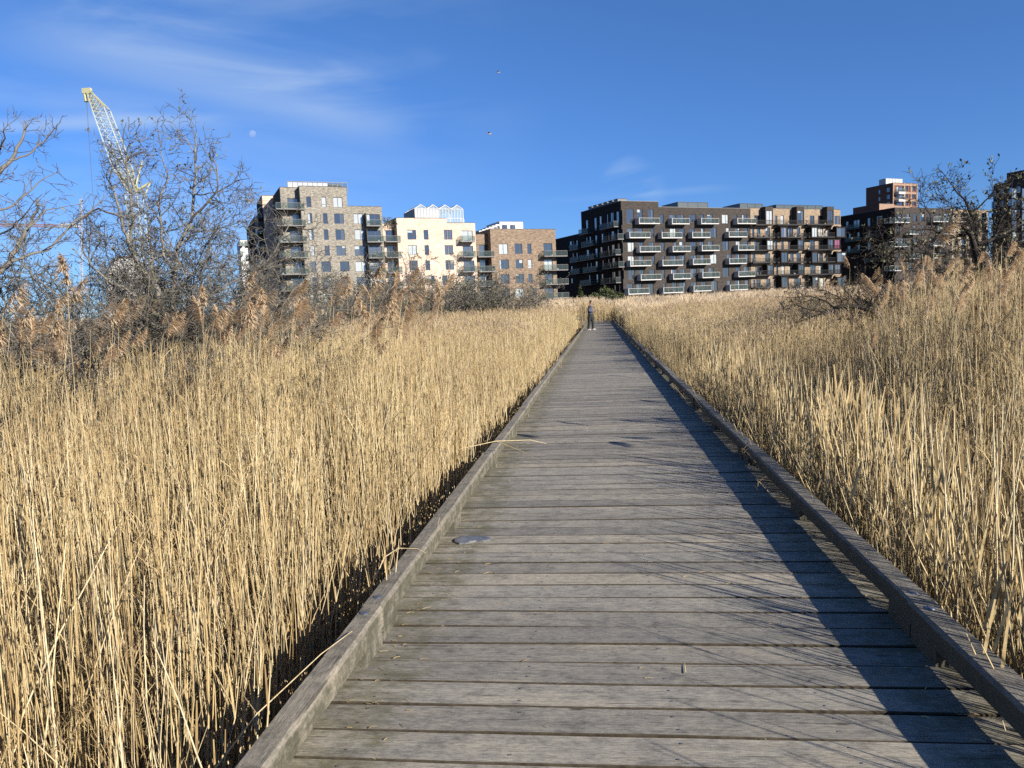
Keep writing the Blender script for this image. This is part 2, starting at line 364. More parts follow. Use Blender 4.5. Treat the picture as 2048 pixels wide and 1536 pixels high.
# ---------------------------------------------------------------- boardwalk
YEND = 75.0
def boardwalk():
    root = empty('boardwalk'); tag(root, 'weathered grey timber boardwalk running straight through the reed bed', 'boardwalk', kind='structure')
    m = MB(); y = 2.311-0.178*34; k = 0
    while y < YEND:
        w = .178-.0075+random.uniform(-.003, .0015)
        nseg = 10 if y < 14 else 1
        x0, x1 = -1.165+random.uniform(-.008, .008), 1.43+random.uniform(-.008, .008)
        tone = random.random(); dz = random.uniform(-.0022, .0022); ang = random.uniform(-.0012, .0012)
        if nseg == 1: (m.bevbox(x0, x1, y, y+w, -.045, dz, .004, 0, tone), m.m.__setitem__(slice(-9, -1), [1]*8))
        else:       # gently wavy edges and cupped top
            xs = np.linspace(x0, x1, 15); V = []; ph = random.uniform(0, 9)
            for i, x in enumerate(xs):
                e0 = .0022*math.sin(x*3.1+ph)+random.uniform(-.0012, .0012); e1 = .0022*math.sin(x*2.3+ph*2)+random.uniform(-.0012, .0012)
                zz = dz+.0012*math.sin(x*1.7+ph)+ang*x
                V += [(x, y+e0, -.045), (x, y+e0, zz-.004), (x, y+e0+.004, zz), (x, y+w/2, zz-.0012), (x, y+w+e1-.004, zz), (x, y+w+e1, zz-.004), (x, y+w+e1, -.045)]
            F = []; MI = []
            for i in range(len(xs)-1):
                for j in range(6): F.append((i*7+j, (i+1)*7+j, (i+1)*7+j+1, i*7+j+1)); MI.append(1 if j in (0, 1, 4, 5) else 0)
            F += [tuple(range(7)), tuple(range((len(xs)-1)*7, len(xs)*7))[::-1]]
            m.add(V, F, 0, tone); m.m[-len(F):] = MI+[0, 0]
        y += .178; k += 1
    # the walk turns left at its far end
    xx = -1.18
    while xx > -12:
        m.bevbox(xx-.169, xx-.003, YEND-2.4, YEND, -.045, 0, .004, 0, random.random()); xx -= .178
    m.build('deck_boards', [MAT['deck'], MAT['grime']], root)
    # screw heads on the planks near the camera
    s = MB(); y = 2.311-.178*3
    while y < 12:
        for x in (-.93, -.35, .22, .78, 1.2):
            for dy in (.04, .125):
                if random.random() < .9:
                    px, py = x+random.uniform(-.012, .012), y+dy+random.uniform(-.008, .008)
                    s.add([(px+.0045*math.cos(a), py+.0045*math.sin(a), .0035) for a in np.linspace(0, 5.3, 6)], [(0,1,2,3,4,5)])
        y += .178
    o = s.build('deck_screw', MAT['steel'], root); tag(o, kind='stuff')
    b = MB()
    for x in (-.9, .1, 1.1): b.box(x-.05, x+.05, -4, YEND-.02, -.20, -.0465)
    b.build('joist', MAT['rail'], root)
    b = MB()
    for yy in np.arange(-3, YEND, 3.6):
        for x in (-.97, 1.2): b.tube((x, yy, -1.2), (x, yy, -.2), .08, sides=8)
        b.box(-1.1, 1.35, yy-.04, yy+.04, -.36, -.202)
    b.build('support_post', MAT['rail'], root)
    # edge rails on spacer blocks
    def rail_mesh(x0, x1, y0, y1, z0, z1, tone):
        m = MB(); ys = np.linspace(y0, y1, max(3, int((y1-y0)/.18))); V = []; b = .013
        n = len(ys)
        for i, yy in enumerate(ys):
            j = lambda a=.002: random.uniform(-a, a)
            wv = .003*math.sin(yy*1.3+x0*9)
            V += [(x0+wv+j(), yy, z0+j()), (x0+wv+j(), yy, z1-b), (x0+b+wv, yy, z1+j(.0015)), (x1-b+wv, yy, z1+j(.0015)), (x1+wv+j(), yy, z1-b), (x1+wv+j(), yy, z0+j())]
        F = []
        for i in range(n-1):
            for k in range(6): F.append((i*6+k, i*6+(k+1)%6, (i+1)*6+(k+1)%6, (i+1)*6+k))
        F += [tuple(range(6))[::-1], tuple(range((n-1)*6, n*6))]
        return m.add(V, F, 0, tone)
    for side, xa, xb, ys in ((-1, -1.143, -1.039, [-2.2, 3.21, 6.86]), (1, 1.294, 1.411, [-2.2, 3.28, 7.11])):
        while ys[-1] < YEND-3.6: ys.append(ys[-1]+3.58)
        ys.append(YEND)
        if side == -1: ys = [y for y in ys if y < YEND-2.6]+[YEND-2.4]
        for a, b_ in zip(ys[:-1], ys[1:]):
            off = random.uniform(-.007, .007); tz = random.uniform(-.004, .004)
            r = rail_mesh(xa+off, xb+off, a+.003, b_-.003, .078, .17+tz, random.random()).build('edge_rail', MAT['rail' if side < 0 else 'rail_moss_shade'], root)
            bl = MB(); q = [a+.12, (a+b_)/2, b_-.16] if b_-a < 4 else [a+.12, a+1.9, a+3.6, b_-.16]
            for yy in q[(0 if a == ys[0] else 0):]:
                bl.box(xa+off+.004, xb+off-.004, yy-.11, yy+.13, -.001, .080, 0, random.random())
            bl.build('spacer_block', MAT['rail' if side < 0 else 'rail_moss_shade'], r)
            bt = MB()
            for yy in (a+.09, b_-.09):
                for dx in (-.0, ):
                    cx = (xa+xb)/2+off+random.uniform(-.01, .01)
                    ring = [(cx+rr*math.cos(t), yy+rr*math.sin(t), .17+tz+zz) for rr, zz in ((.021, .0005), (.017, .006), (.006, .008)) for t in np.linspace(0, 2*math.pi, 10, endpoint=False)]
                    f = [(k*10+i, k*10+(i+1)%10, (k+1)*10+(i+1)%10, (k+1)*10+i) for k in range(2) for i in range(10)]+[tuple(range(20, 30))]
                    bt.add(ring, f)
            bt.build('rail_bolt', MAT['steel'], r, smooth=True)
    # rail that closes the far end
    e = MB(); e.box(-12, 1.294-.01, YEND, YEND+.11, .078, .17); r = e.build('edge_rail', MAT['rail'], root)
    bl = MB()
    for x in np.arange(-11, 1.2, .62): bl.box(x-.11, x+.11, YEND+.003, YEND+.107, -.045, .0775)
    bl.build('spacer_block', MAT['rail'], r)
    e = MB(); e.box(-12, -1.18, YEND-2.51, YEND-2.40, .078, .17); e.build('edge_rail', MAT['rail'], root)
    return root
boardwalk()

def litter():
    pl = []
    for k in range(300):
        y = U(1.2, 14) if k % 2 else U(1.2, 5); side = U()
        x = (-1.05+abs(rng.normal(0, .16)) if side < .45 else 1.28-abs(rng.normal(0, .15)) if side < .8 else U(-1, 1.2))
        if U() < .45: y = 2.306+.178*round((y-2.306)/.178)+rng.normal(0, .006)
        a = rng.normal(0, .5); L = U(.008, .045)
        pl.append((np.array([(x, y, .004), (x+L*.5*math.cos(a), y+L*.5*math.sin(a), U(.004, .008)), (x+L*math.cos(a), y+L*math.sin(a), .004)]), np.array([1, 1, .6])*U(.0008, .0019), U(.25, .95), 0))
    tag(tubes('straw_litter', pl, 4, [MAT['straw']]), 'tiny bits of broken straw scattered on the deck boards', 'litter', kind='stuff')
litter()
def metal_plate():
    pts = []
    P = [(0, 0), (.012, -.045), (.05, -.075), (.09, -.07), (.12, -.045), (.15, -.03), (.20, -.03), (.245, -.012), (.245, .03), (.20, .05), (.12, .055), (.06, .06), (.02, .045)]
    m = MB(); n = len(P); c = Vector((-1.005, 4.70, 0))
    V = [(c.x+x, c.y+y*1.15, z) for z in (.0015, .011) for x, y in P]+[(c.x+x*.96+.004, c.y+y*1.06, .0135) for x, y in P]
    F = [tuple(range(2*n, 3*n))]+[(k*n+i, k*n+(i+1)%n, (k+1)*n+(i+1)%n, (k+1)*n+i) for k in range(2) for i in range(n)]
    m.add(V, F)
    t = NT('scuffed_metal'); co = t.coord(); g = t.noise(co, 30., 6)
    o = m.build('metal_plate', t.out(t.ramp(g, [(.3, (.17, .175, .18)), (.7, (.36, .37, .38))]), .42, g, .4, .004, spec=.5, metal=.45))
    tag(o, 'dull metal plate shaped like a shoe sole, flat on the planks by the left rail', 'plate')
metal_plate()

# ---------------------------------------------------------------- reeds
SRC = bpy.data.collections.new('reed_sources')
def blade(p, d, L, w, droop, tone, n=4, mi=0):
    """thin leaf: tapering ribbon polyline for tubes(sides=2)"""
    pts = [np.array(p, float)]; d = np.array(d, float); d /= np.linalg.norm(d)
    for i in range(n):
        d = d+np.array([0, 0, -droop/n]); d /= np.linalg.norm(d); pts.append(pts[-1]+d*L/n)
    return (np.array(pts), w*np.array([.7, 1, .8, .5, .1])[:n+1], tone, mi)
def merge(name, objs):
    """join unlinked meshes (stem tubes + leaf ribbons) into one source mesh"""
    V, F, T, MI = [], [], [], []; n = 0
    for o in objs:
        me = o.data; a = np.empty(len(me.vertices)*3); me.vertices.foreach_get('co', a); a = a.reshape(-1, 3)
        f = np.empty(len(me.loops), np.int32); me.loops.foreach_get('vertex_index', f); f = f.reshape(-1, 4)
        t = np.empty(len(a), np.float32); me.attributes['tone'].data.foreach_get('value', t)
        mi = np.empty(len(f), np.int32); me.polygons.foreach_get('material_index', mi)
        V.append(a); F.append(f+n); T.append(t); MI.append(mi); n += len(a)
        bpy.data.objects.remove(o)
    o = npmesh(name, np.concatenate(V), np.concatenate(F), np.concatenate(T), np.concatenate(MI), [MAT['straw'], MAT['plume']], link=False, smooth=False)
    SRC.objects.link(o); return o
def stem_pts(x, y, h, lean, az, wob, n):
    z = np.linspace(0, 1, n); k = lean*(z+.5*z*z)/1.5
    p = np.stack([x+math.cos(az)*k*h, y+math.sin(az)*k*h, z*h*math.cos(min(lean, 1.2)*.7)], 1)
    p[1:, :2] += np.cumsum(rng.normal(0, wob, (n-1, 2)), 0); return p
def near_clump(i):
    st, lf = [], []; S = .21
    for k in range(23):
        x, y = U(-S, S), U(-S, S); h = U(.70, 1.08) if U() < .8 else U(.25, .7)
        lean = abs(rng.normal(0, .08)) if U() < .88 else U(.2, .7)
        az = U(0, 6.28); r = U(.0022, .0044); tone = float(np.clip(rng.normal(.72, .2), .08, 1))
        p = stem_pts(x, y, h, lean, az, .006, 7)
        st.append((p, r*np.array([1.15, 1.1, 1, .95, .85, .7, .35]), tone, 0))
        for q in range(rng.integers(1, 4)):     # dried leaf remnants
            j = U(.15, .95)*6; a = int(j); b = min(a+1, 6); pp = p[a]*(1-(j-a))+p[b]*(j-a)
            t = U(0, 6.28); up = U(.6, 2.4)
            lf.append(blade(pp, (math.cos(t), math.sin(t), up), U(.04, .18), U(.0012, .0034), U(.2, 2.2), float(np.clip(rng.normal(.40, .24), 0, 1)), 3))
        if U() < .5:                            # frayed tip
            for q in range(5):
                t = U(0, 6.28); lf.append(blade(p[-1]-(0, 0, U(0, .07)), (math.cos(t)*.5, math.sin(t)*.5, 1.2), U(.03, .09), .0012, .8, U(.25, .6), 2))
    for k in range(26):                         # broken litter low down
        x, y, z = U(-S, S), U(-S, S), U(0, .42); t = U(0, 6.28)
        lf.append(blade((x, y, z), (math.cos(t), math.sin(t), U(-.3, .8)), U(.1, .35), U(.0015, .004), U(-.2, .6), U(.05, .6), 3))
    return merge('a_near_%02d' % i, [tubes('s', st, 4, [MAT['straw']], link=False), tubes('l', lf, 2, [MAT['straw']], link=False, smooth=False)])
def sparse_clump(i):
    st, lf = [], []
    for k in range(7):
        x, y = U(-.12, .12), U(-.2, .2); h = U(.35, 1.05); p = stem_pts(x, y, h, abs(rng.normal(0, .16)), U(0, 6.28), .006, 7)
        st.append((p, (U(.0026, .0046) if i < 2 else U(.0036, .0058))*np.array([1.15, 1.1, 1, .95, .85, .7, .35]), float(np.clip(rng.normal(.85, .12), .3, 1)), 0))
        for q in range(2):
            a = rng.integers(1, 6); t = U(0, 6.28); lf.append(blade(p[a], (math.cos(t), math.sin(t), U(.9, 2.6) if i < 2 else U(3.5, 8)), U(.04, .14) if i < 2 else U(.12, .34), .003 if i < 2 else U(.0035, .0055), 1. if i < 2 else .25, U(.2, .7), 3))
    return merge('e_sparse_%02d' % i, [tubes('s', st, 4, [MAT['straw']], link=False), tubes('l', lf, 2, [MAT['straw']], link=False, smooth=False)])
def plume_strands(top, d, L, n, w, out):
    d = np.array(d, float); ax = [np.array(top, float)]; dd = d.copy()
    side = np.array([d[0], d[1], 0]); side /= np.linalg.norm(side)+1e-6
    for i in range(8):
        dd = dd+side*.07+np.array([0, 0, -.05]); dd /= np.linalg.norm(dd); ax.append(ax[-1]+dd*L/8)
    ax = np.array(ax)
    for k in range(n):
        j = U(0, 1)**.9*7.6; a = int(j); f = j-a; p = ax[a]*(1-f)+ax[a+1]*f
        t = U(0, 6.28); sp = U(.25, .9)
        v = dd*1.0+np.array([math.cos(t), math.sin(t), 0])*sp+side*.35
        prof = math.sin(math.pi*min(1, (j/8)*.85+.18))
        out.append(blade(p, v, L*U(.22, .42)*prof+.012, w*U(.6, 1.3), U(.2, 1.2), float(np.clip(rng.normal(.55, .22), 0, 1)), 2, 1))
def tall_clump(i, k=1, w=.0013, n=150, sides=4):
    st, lf = [], []
    for q in range(k):
        x, y = (0, 0) if k == 1 else (U(-.25, .25), U(-.25, .25)); h = U(2.05, 2.45); az = rng.normal(.35, .5); lean = abs(rng.normal(.10, .06))
        p = stem_pts(x, y, h, lean, az, .010, 9); r = U(.0024, .0038)
        st.append((p, r*np.linspace(1.1, .4, 9), U(.6, .95), 0))
        for _ in range(rng.integers(2, 6)):
            a = rng.integers(2, 8); t = U(0, 6.28)
            lf.append(blade(p[a], (math.cos(t), math.sin(t), U(1., 3)), U(.10, .35), U(.002, .005), U(.5, 2.4), U(.3, .8), 3))
        plume_strands(p[-1], (math.cos(az)*.35, math.sin(az)*.35, 1), U(.24, .36), n, w, lf)
    tubes_l = tubes('l', [b for b in lf if len(b[0]) == 4], 2, [MAT['straw'], MAT['plume']], link=False, smooth=False)
    tubes_m = tubes('m', [b for b in lf if len(b[0]) == 3], 2, [MAT['straw'], MAT['plume']], link=False, smooth=False)
    return merge('b_tall_%02d' % i, [tubes('s', st, sides, [MAT['straw']], link=False), tubes_l, tubes_m])
def mid_clump(i):
    st, lf = [], []; S = .46
    for k in range(95):
        x, y = U(-S, S), U(-S, S); h = U(.72, 1.06); lean = abs(rng.normal(0, .07)); az = U(0, 6.28)
        p = stem_pts(x, y, h, lean, az, .008, 4)
        st.append((p, U(.0026, .0046)*np.array([1.1, 1, .9, .5]), float(np.clip(rng.normal(.76, .17), .1, 1)), 0))
        for q in range(2):
            a = rng.integers(1, 4); t = U(0, 6.28)
            lf.append(blade(p[a], (math.cos(t), math.sin(t), U(.5, 2.2)), U(.07, .22), U(.002, .005), 1., float(np.clip(rng.normal(.45, .2), 0, 1)), 2))
        if U() < .16:
            for q in range(6):
                t = U(0, 6.28); lf.append(blade(p[-1]-(0, 0, U(0, .05)), (.25+math.cos(t)*.5, math.sin(t)*.5, 1.3), U(.06, .13), .004, .9, U(.2, .8), 2, 1))
    return merge('c_mid_%02d' % i, [tubes('s', st, 3, [MAT['straw']], link=False), tubes('l', lf, 2, [MAT['straw'], MAT['plume']], link=False, smooth=False)])
def far_clump(i):
    st, lf = [], []; S = 1.15
    for k in range(330):
        x, y = U(-S, S), U(-S, S); h = U(.74, 1.04); p = stem_pts(x, y, h, abs(rng.normal(0, .07)), U(0, 6.28), .012, 3)
        st.append((p, U(.006, .011)*np.array([1, 1, .6]), float(np.clip(rng.normal(.76, .15), .15, 1)), 0))
        if U() < .22:
            for q in range(3):
                t = U(0, 6.28); lf.append(blade(p[-1]-(0, 0, .05), (.25+math.cos(t)*.5, math.sin(t)*.5, 1.5), U(.12, .24), .012, .9, U(.3, 1.), 2, 1))
    return merge('d_far_%02d' % i, [tubes('s', st, 3, [MAT['straw']], link=False), tubes('l', lf, 2, [MAT['straw'], MAT['plume']], link=False, smooth=False)])
NN, NT_, NM, NF = 10, 12, 6, 4
for i in range(NN): near_clump(i)
for i in range(NT_): tall_clump(i, 1 if i < 8 else 3, .0032 if i < 8 else .0042, 210 if i < 8 else 85)
for i in range(NM): mid_clump(i)
for i in range(NF): far_clump(i)
for i in range(5): sparse_clump(i)

def scatter_nodes():
    g = bpy.data.node_groups.new('reed_scatter', 'GeometryNodeTree')
    g.interface.new_socket('Geometry', in_out='INPUT', socket_type='NodeSocketGeometry')
    g.interface.new_socket('Geometry', in_out='OUTPUT', socket_type='NodeSocketGeometry')
    N = g.nodes; L = g.links
    gi, go = N.new('NodeGroupInput'), N.new('NodeGroupOutput'); iop = N.new('GeometryNodeInstanceOnPoints'); ci = N.new('GeometryNodeCollectionInfo')
    ci.inputs['Collection'].default_value = SRC; ci.inputs['Separate Children'].default_value = True; ci.inputs['Reset Children'].default_value = True
    iop.inputs['Pick Instance'].default_value = True
    def at_(nm, ty):
        a = N.new('GeometryNodeInputNamedAttribute'); a.data_type = ty; a.inputs['Name'].default_value = nm; return a.outputs[0]
    L.new(gi.outputs[0], iop.inputs['Points']); L.new(ci.outputs[0], iop.inputs['Instance'])
    L.new(at_('vi', 'INT'), iop.inputs['Instance Index']); L.new(at_('rot', 'FLOAT_VECTOR'), iop.inputs['Rotation']); L.new(at_('scl', 'FLOAT_VECTOR'), iop.inputs['Scale'])
    L.new(iop.outputs[0], go.inputs[0]); return g
SCAT = scatter_nodes()
def scatter(name, P, vi, rot, scl, label):
    me = bpy.data.meshes.new(name); P = np.asarray(P, float); n = len(P)
    me.vertices.add(n); me.vertices.foreach_set('co', P.ravel())
    a = me.attributes.new('vi', 'INT', 'POINT'); a.data.foreach_set('value', np.asarray(vi, np.int32))
    a = me.attributes.new('rot', 'FLOAT_VECTOR', 'POINT'); a.data.foreach_set('vector', np.asarray(rot, np.float32).ravel())
    a = me.attributes.new('scl', 'FLOAT_VECTOR', 'POINT'); a.data.foreach_set('vector', np.asarray(scl, np.float32).ravel())
    me.materials.append(MAT['straw'])
    o = bpy.data.objects.new(name, me); COL.objects.link(o); md = o.modifiers.new('reeds', 'NODES'); md.node_group = SCAT
    tag(o, label, 'reeds', kind='stuff'); return o
def sm(a, b, x): t = min(1, max(0, (x-a)/(b-a))); return t*t*(3-2*t)
_ph = [(U(-1, 1), U(-1, 1), U(0, 6.28)) for _ in range(9)]
def nz2(x, y, s):  # cheap smooth noise, about -1..1
    return sum(math.sin((a*x+b*y)*2.2/s*(1+i*.35)+c)/(1+i*.22) for i, (a, b, c) in enumerate(_ph))/3.4
def htop(x, y):
    """height of the dense reed mass above the deck"""
    r = math.hypot(x, y)
    if x < 0:
        h = .80+.25*sm(3, 12, r)+.45*sm(14, 45, r)+.75*sm(45, 95, r)
    else:
        h = .85+.25*sm(3, 9, r)+.35*sm(12, 40, r)+.80*sm(40, 95, r)
        az = math.atan2(x, y); h += .50*sm(R(19), R(25), az)*sm(5, 9, r)*(1-sm(20, 35, r))
        if x < 3.5 and r > 6: h -= .15
        h -= .42*(1-sm(1.9, 3.3, x)) if y < 16 else .1
        h -= .08*sm(R(10), R(14), az)*(1-sm(R(18), R(21), az))*(1-sm(15, 19, r))*sm(5, 12, r)
    return h+.10*nz2(x, y, 3.)+.07*nz2(y, x, 1.1)+(.12*sm(6.5, 9, r)*(1-sm(12, 15, r)) if x < -2 else 0)
sides = {-1: ([], [], [], []), 1: ([], [], [], [])}
def put(x, y, vi, rot, scl):
    s = sides[-1 if x < .1 else 1]; s[0].append((x, y, GZ)); s[1].append(vi); s[2].append(rot); s[3].append(scl)
def allowed(x, y, m=.0):
    if -1.52+(-m) < x < 1.50+m and y < YEND+.4: return False
    if y > YEND-2.9-m and y < YEND+.4+m and x < 1.5: return False
    return True
def in_view(x, y, near=False):
    if near: return True
    return R(-49) < math.atan2(x, y) < R(37)
FIELD = 112.
def zone(r0, r1, step, base, cnt, mode):
    n = int(r1/step)+2
    for i in range(-n, n):
        for j in range(-n, n):
            x, y = (i+U(.1, .9))*step, (j+U(.1, .9))*step; r = math.hypot(x, y)
            if not (r0 <= r < r1) or y < -3.5: continue
            if not (in_view(x, y) or (r < 5.5 and y > -3.5)): continue
            if not allowed(x, y, {0: .13, 1: .42, 2: 1.2}[mode]): continue
            if mode == 0 and U() < .10+.12*(nz2(x*1.3, y*1.3, .8) > .5): continue
            h = htop(x, y)-GZ
            t = .03 if mode else .05
            s = 1+U(-.08, .08)
            put(x, y, base+int(U(0, cnt)), (rng.normal(0, t), rng.normal(.0, t), U(0, 6.28)), (s, s, h*U(.93, 1.07)))
# edge rows so the bed meets the walk cleanly
zone(0, 15, .34, 0, NN, 0)
for sx in (-1, 1):
    y = -3.
    while y < 44:
        y += U(.16, .3); x = (-1.50-U(0, .32)) if sx < 0 else (1.60+U(0, .15))
        put(x, y, int(U(0, NN)), (rng.normal(0, .07), rng.normal(.03*sx, .06), U(0, 6.28)), (.7, .7, (htop(x, y)-GZ)*U(.6, .95)))
y = -2.
while y < 30:
    y += U(.10, .28); x = -1.27-U(0, .28); put(x, y, NN+NT_+NM+NF+int(U(0, 5)), (rng.normal(0, .07), rng.normal(-.05, .07), U(0, 6.28)), (1, 1, (htop(x, y)-GZ)*U(.4, .9)))
zone(15, 46, .72, NN+NT_, NM, 1)
y = 44.
zone(46, FIELD, 1.9, NN+NT_+NM, NF, 2)
# plumed tall reeds
def plumes(n, r0, r1, a0, a1, z0, z1, multi=False, clus=.0):
    k = 0; tries = 0
    while k < n and tries < n*30:
        tries += 1
        r = math.sqrt(U(r0*r0, r1*r1)); a = R(U(a0, a1)); x, y = r*math.sin(a), r*math.cos(a)
        if not allowed(x, y, .2): continue
        if nz2(x+7, y, 1.6) < clus: continue
        z = U(z0, z1)-GZ; s = z/2.5; k += 1
        if x > 0 and x-1.85*(z+GZ) < .9 and U() < .88: continue
        put(x, y, NN+(int(U(8, 12)) if multi else int(U(0, 8))), (rng.normal(0, .05), rng.normal(.04, .05), rng.normal(0, .7)), (s, s, s))
plumes(105, 6.2, 9.5, -44, -16, 1.4, 1.9, clus=-.05)
plumes(60, 8.5, 15, -44, -12, 1.4, 1.9, clus=-.1)
plumes(26, 14, 30, -42, -6, 1.2, 1.7, True)
plumes(190, 6.5, 12, 20, 36, 1.35, 1.95, clus=-.6)
plumes(190, 11, 22, 17, 36, 1.4, 2.2, clus=-.6)
plumes(40, 6, 12, 18, 24, .9, 1.4, clus=-.2)
plumes(120, 20, 45, 5, 36, 1.4, 2.0, True)
for k in range(300):
    y = U(-3., 13); x = 1.66+U(0, .32); put(x, y, NN+NT_+NM+NF+int(U(1, 5)), (rng.normal(0, .06), rng.normal(.02, .04), U(-.5, .5)), (1.15, 1., (U(.5, 1.08))-GZ))
scatter('reed_bed', *sides[-1], 'dense dry straw coloured reed bed left of the boardwalk')
scatter('reed_bed', *sides[1], 'dense dry straw coloured reed bed right of the boardwalk')

# single fallen reeds one can point at
def stalk(pts, r, label, extra=()):
    pl = [(np.array(pts, float), np.linspace(r, r*.45, len(pts)), .85, 0)]
    for e in extra: pl.append((np.array(e, float), np.linspace(r*.7, r*.2, len(e)), .75, 0))
    o = tubes('reed_stalk', pl, 5, [MAT['straw']]); tag(o, label, 'reed', 'broken reeds lying over the rail')
a, b, c = on_z(905, 1240, .24), on_z(760, 1340, .12), on_z(460, 1475, -.25)
stalk([(-1.55, 1.55, -.42), (-1.42, 2.05, -.1), (-1.27, 2.40, .10), (-1.14, 2.70, .181), (-1.08, 2.90, .186)], .0036,
      'long broken reed leaning over the left rail nearest the camera', [[(-1.27, 2.40, .10), (-1.38, 2.52, .10), (-1.42, 2.66, .12)]])
stalk([(-1.28, 3.84, .06), (-1.25, 3.94, .15), (-1.18, 4.0, .183), (-1.07, 4.0, .178), (-1.02, 3.98, .16)], .0042, 'pale bent reed draped across the top of the left rail')
stalk([(-1.42, 7.2, .15), (-1.09, 7.38, .186), (-.76, 7.6, .15), (-.60, 7.7, .09)], .005, 'pale reed sticking out over the left rail onto the planks',
      [[(-1.09, 7.38, .186), (-.84, 7.3, .10), (-.64, 7.2, .02)]])
stalk([(.30, 2.93, .006), (.305, 3.01, .006)], .0025, 'short straw snippet lying on the planks in the middle')

# ---------------------------------------------------------------- bare trees and scrub
def crooked(p, d, L, n, wig, up):
    """crooked polyline"""
    pts = [np.array(p, float)]; d = np.array(d, float); d /= np.linalg.norm(d)
    for i in range(n):
        d = d+rng.normal(0, wig, 3)+np.array([0, 0, up]); d /= np.linalg.norm(d); pts.append(pts[-1]+d*L/n)
    return np.array(pts)
def spray(acc, leaves, pts, rad, level, dens, L0, wig, up, leafp, minr=.0012):
    """side branches off a polyline, recursively"""
    seg = np.linalg.norm(np.diff(pts, axis=0), axis=1); tot = seg.sum()
    n = max(1, int(tot*dens*U(.8, 1.2)))
    cum = np.concatenate([[0], np.cumsum(seg)])
    for k in range(n):
        s = U(.18, 1)*tot; i = min(len(seg)-1, int(np.searchsorted(cum, s)-1)); f = (s-cum[i])/max(seg[i], 1e-6)
        p = pts[i]*(1-f)+pts[i+1]*f; r = (rad[i]*(1-f)+rad[i+1]*f)
        d = pts[i+1]-pts[i]; d /= np.linalg.norm(d)+1e-9
        q = rng.normal(0, 1, 3); q -= d*q.dot(d); q /= np.linalg.norm(q)+1e-9
        ang = U(.5, 1.25); v = d*math.cos(ang)+q*math.sin(ang)
        L = L0*U(.45, 1.15)*(1-.45*s/tot); rr = max(minr, min(r*.66, L*.017+.002))
        m = max(3, int(L/.10)) if level else max(3, int(L/.07)); m = min(m, 9)
        b = crooked(p, v, L, m, wig, up); rb = np.linspace(rr, max(minr*.5, rr*.3), m+1)
        acc[min(2, level+1) if False else (1)].append((b, rb, float(np.clip(rng.normal(.5, .25), 0, 1)), 0))
        if level > 0: spray(acc, leaves, b, rb, level-1, dens*1.35, L0*.58, wig*.95, up, leafp, minr)
        elif U() < leafp:
            for _ in range(rng.integers(1, 4)): leaves.append((b[-1-rng.integers(0, 2)], U()))
def leaf_mesh(leaves, size, parent, mat='leaf', name='foliage'):
    n = len(leaves)
    if not n: return
    P = np.array([l[0] for l in leaves]); T = np.repeat(np.array([l[1] for l in leaves]), 4)
    a = rng.normal(0, 1, (n, 3)); a[:, 2] += .8; a /= np.linalg.norm(a, axis=1)[:, None]; b = np.cross(a, rng.normal(0, 1, (n, 3))); b /= np.linalg.norm(b, axis=1)[:, None]
    s = size*U(.6, 1.4, (n, 1)); w = s*.32
    V = np.stack([P, P+a*s*.5+b*w, P+a*s, P+a*s*.5-b*w], 1).reshape(-1, 3)
    npmesh(name, V, np.arange(4*n).reshape(n, 4), T, np.zeros(n), [MAT[mat]], parent)
def tree(name, label, cat, base, limbs, level=2, dens=4., L0=.8, wig=.22, up=.03, leafp=.0, leafsize=.03, bark='bark', minr=.0016, group=None, tone=.55, fat=1.):
    root = empty(name, base); tag(root, label, cat, group); B = np.array(base)
    acc = {1: []}; lv = []; tr = []
    for pts, r0, r1 in limbs:
        pts = np.array(pts, float)
        # densify with slight crookedness
        q = [pts[0]]
        for a, b in zip(pts[:-1], pts[1:]):
            for t in (.33, .66, 1.):
                q.append(a*(1-t)+b*t+(rng.normal(0, .012*np.linalg.norm(b-a)+.004, 3) if t < 1 else 0))
        q = np.array(q)-B; rr = np.linspace(r0*fat, r1*fat, len(q)); tr.append((q, rr, tone, 0))
        spray(acc, lv, q, rr, level, dens, L0, wig, up, leafp, minr)
    tubes('trunk', tr, 7, [MAT[bark]], root); tubes('crown', acc[1], 3, [MAT[bark]], root)
    leaf_mesh(lv, leafsize, root)
    print(label, 'branches', len(acc[1]), 'leaves', len(lv)); return root
def limb(px, d0, d1, s=1., ox=0., oy=0.):
    n = len(px); return [at(ox+u/s, oy+v/s, d0+(d1-d0)*i/(n-1)) for i, (u, v) in enumerate(px)]
Z = dict(s=2.844, ox=0., oy=160.)
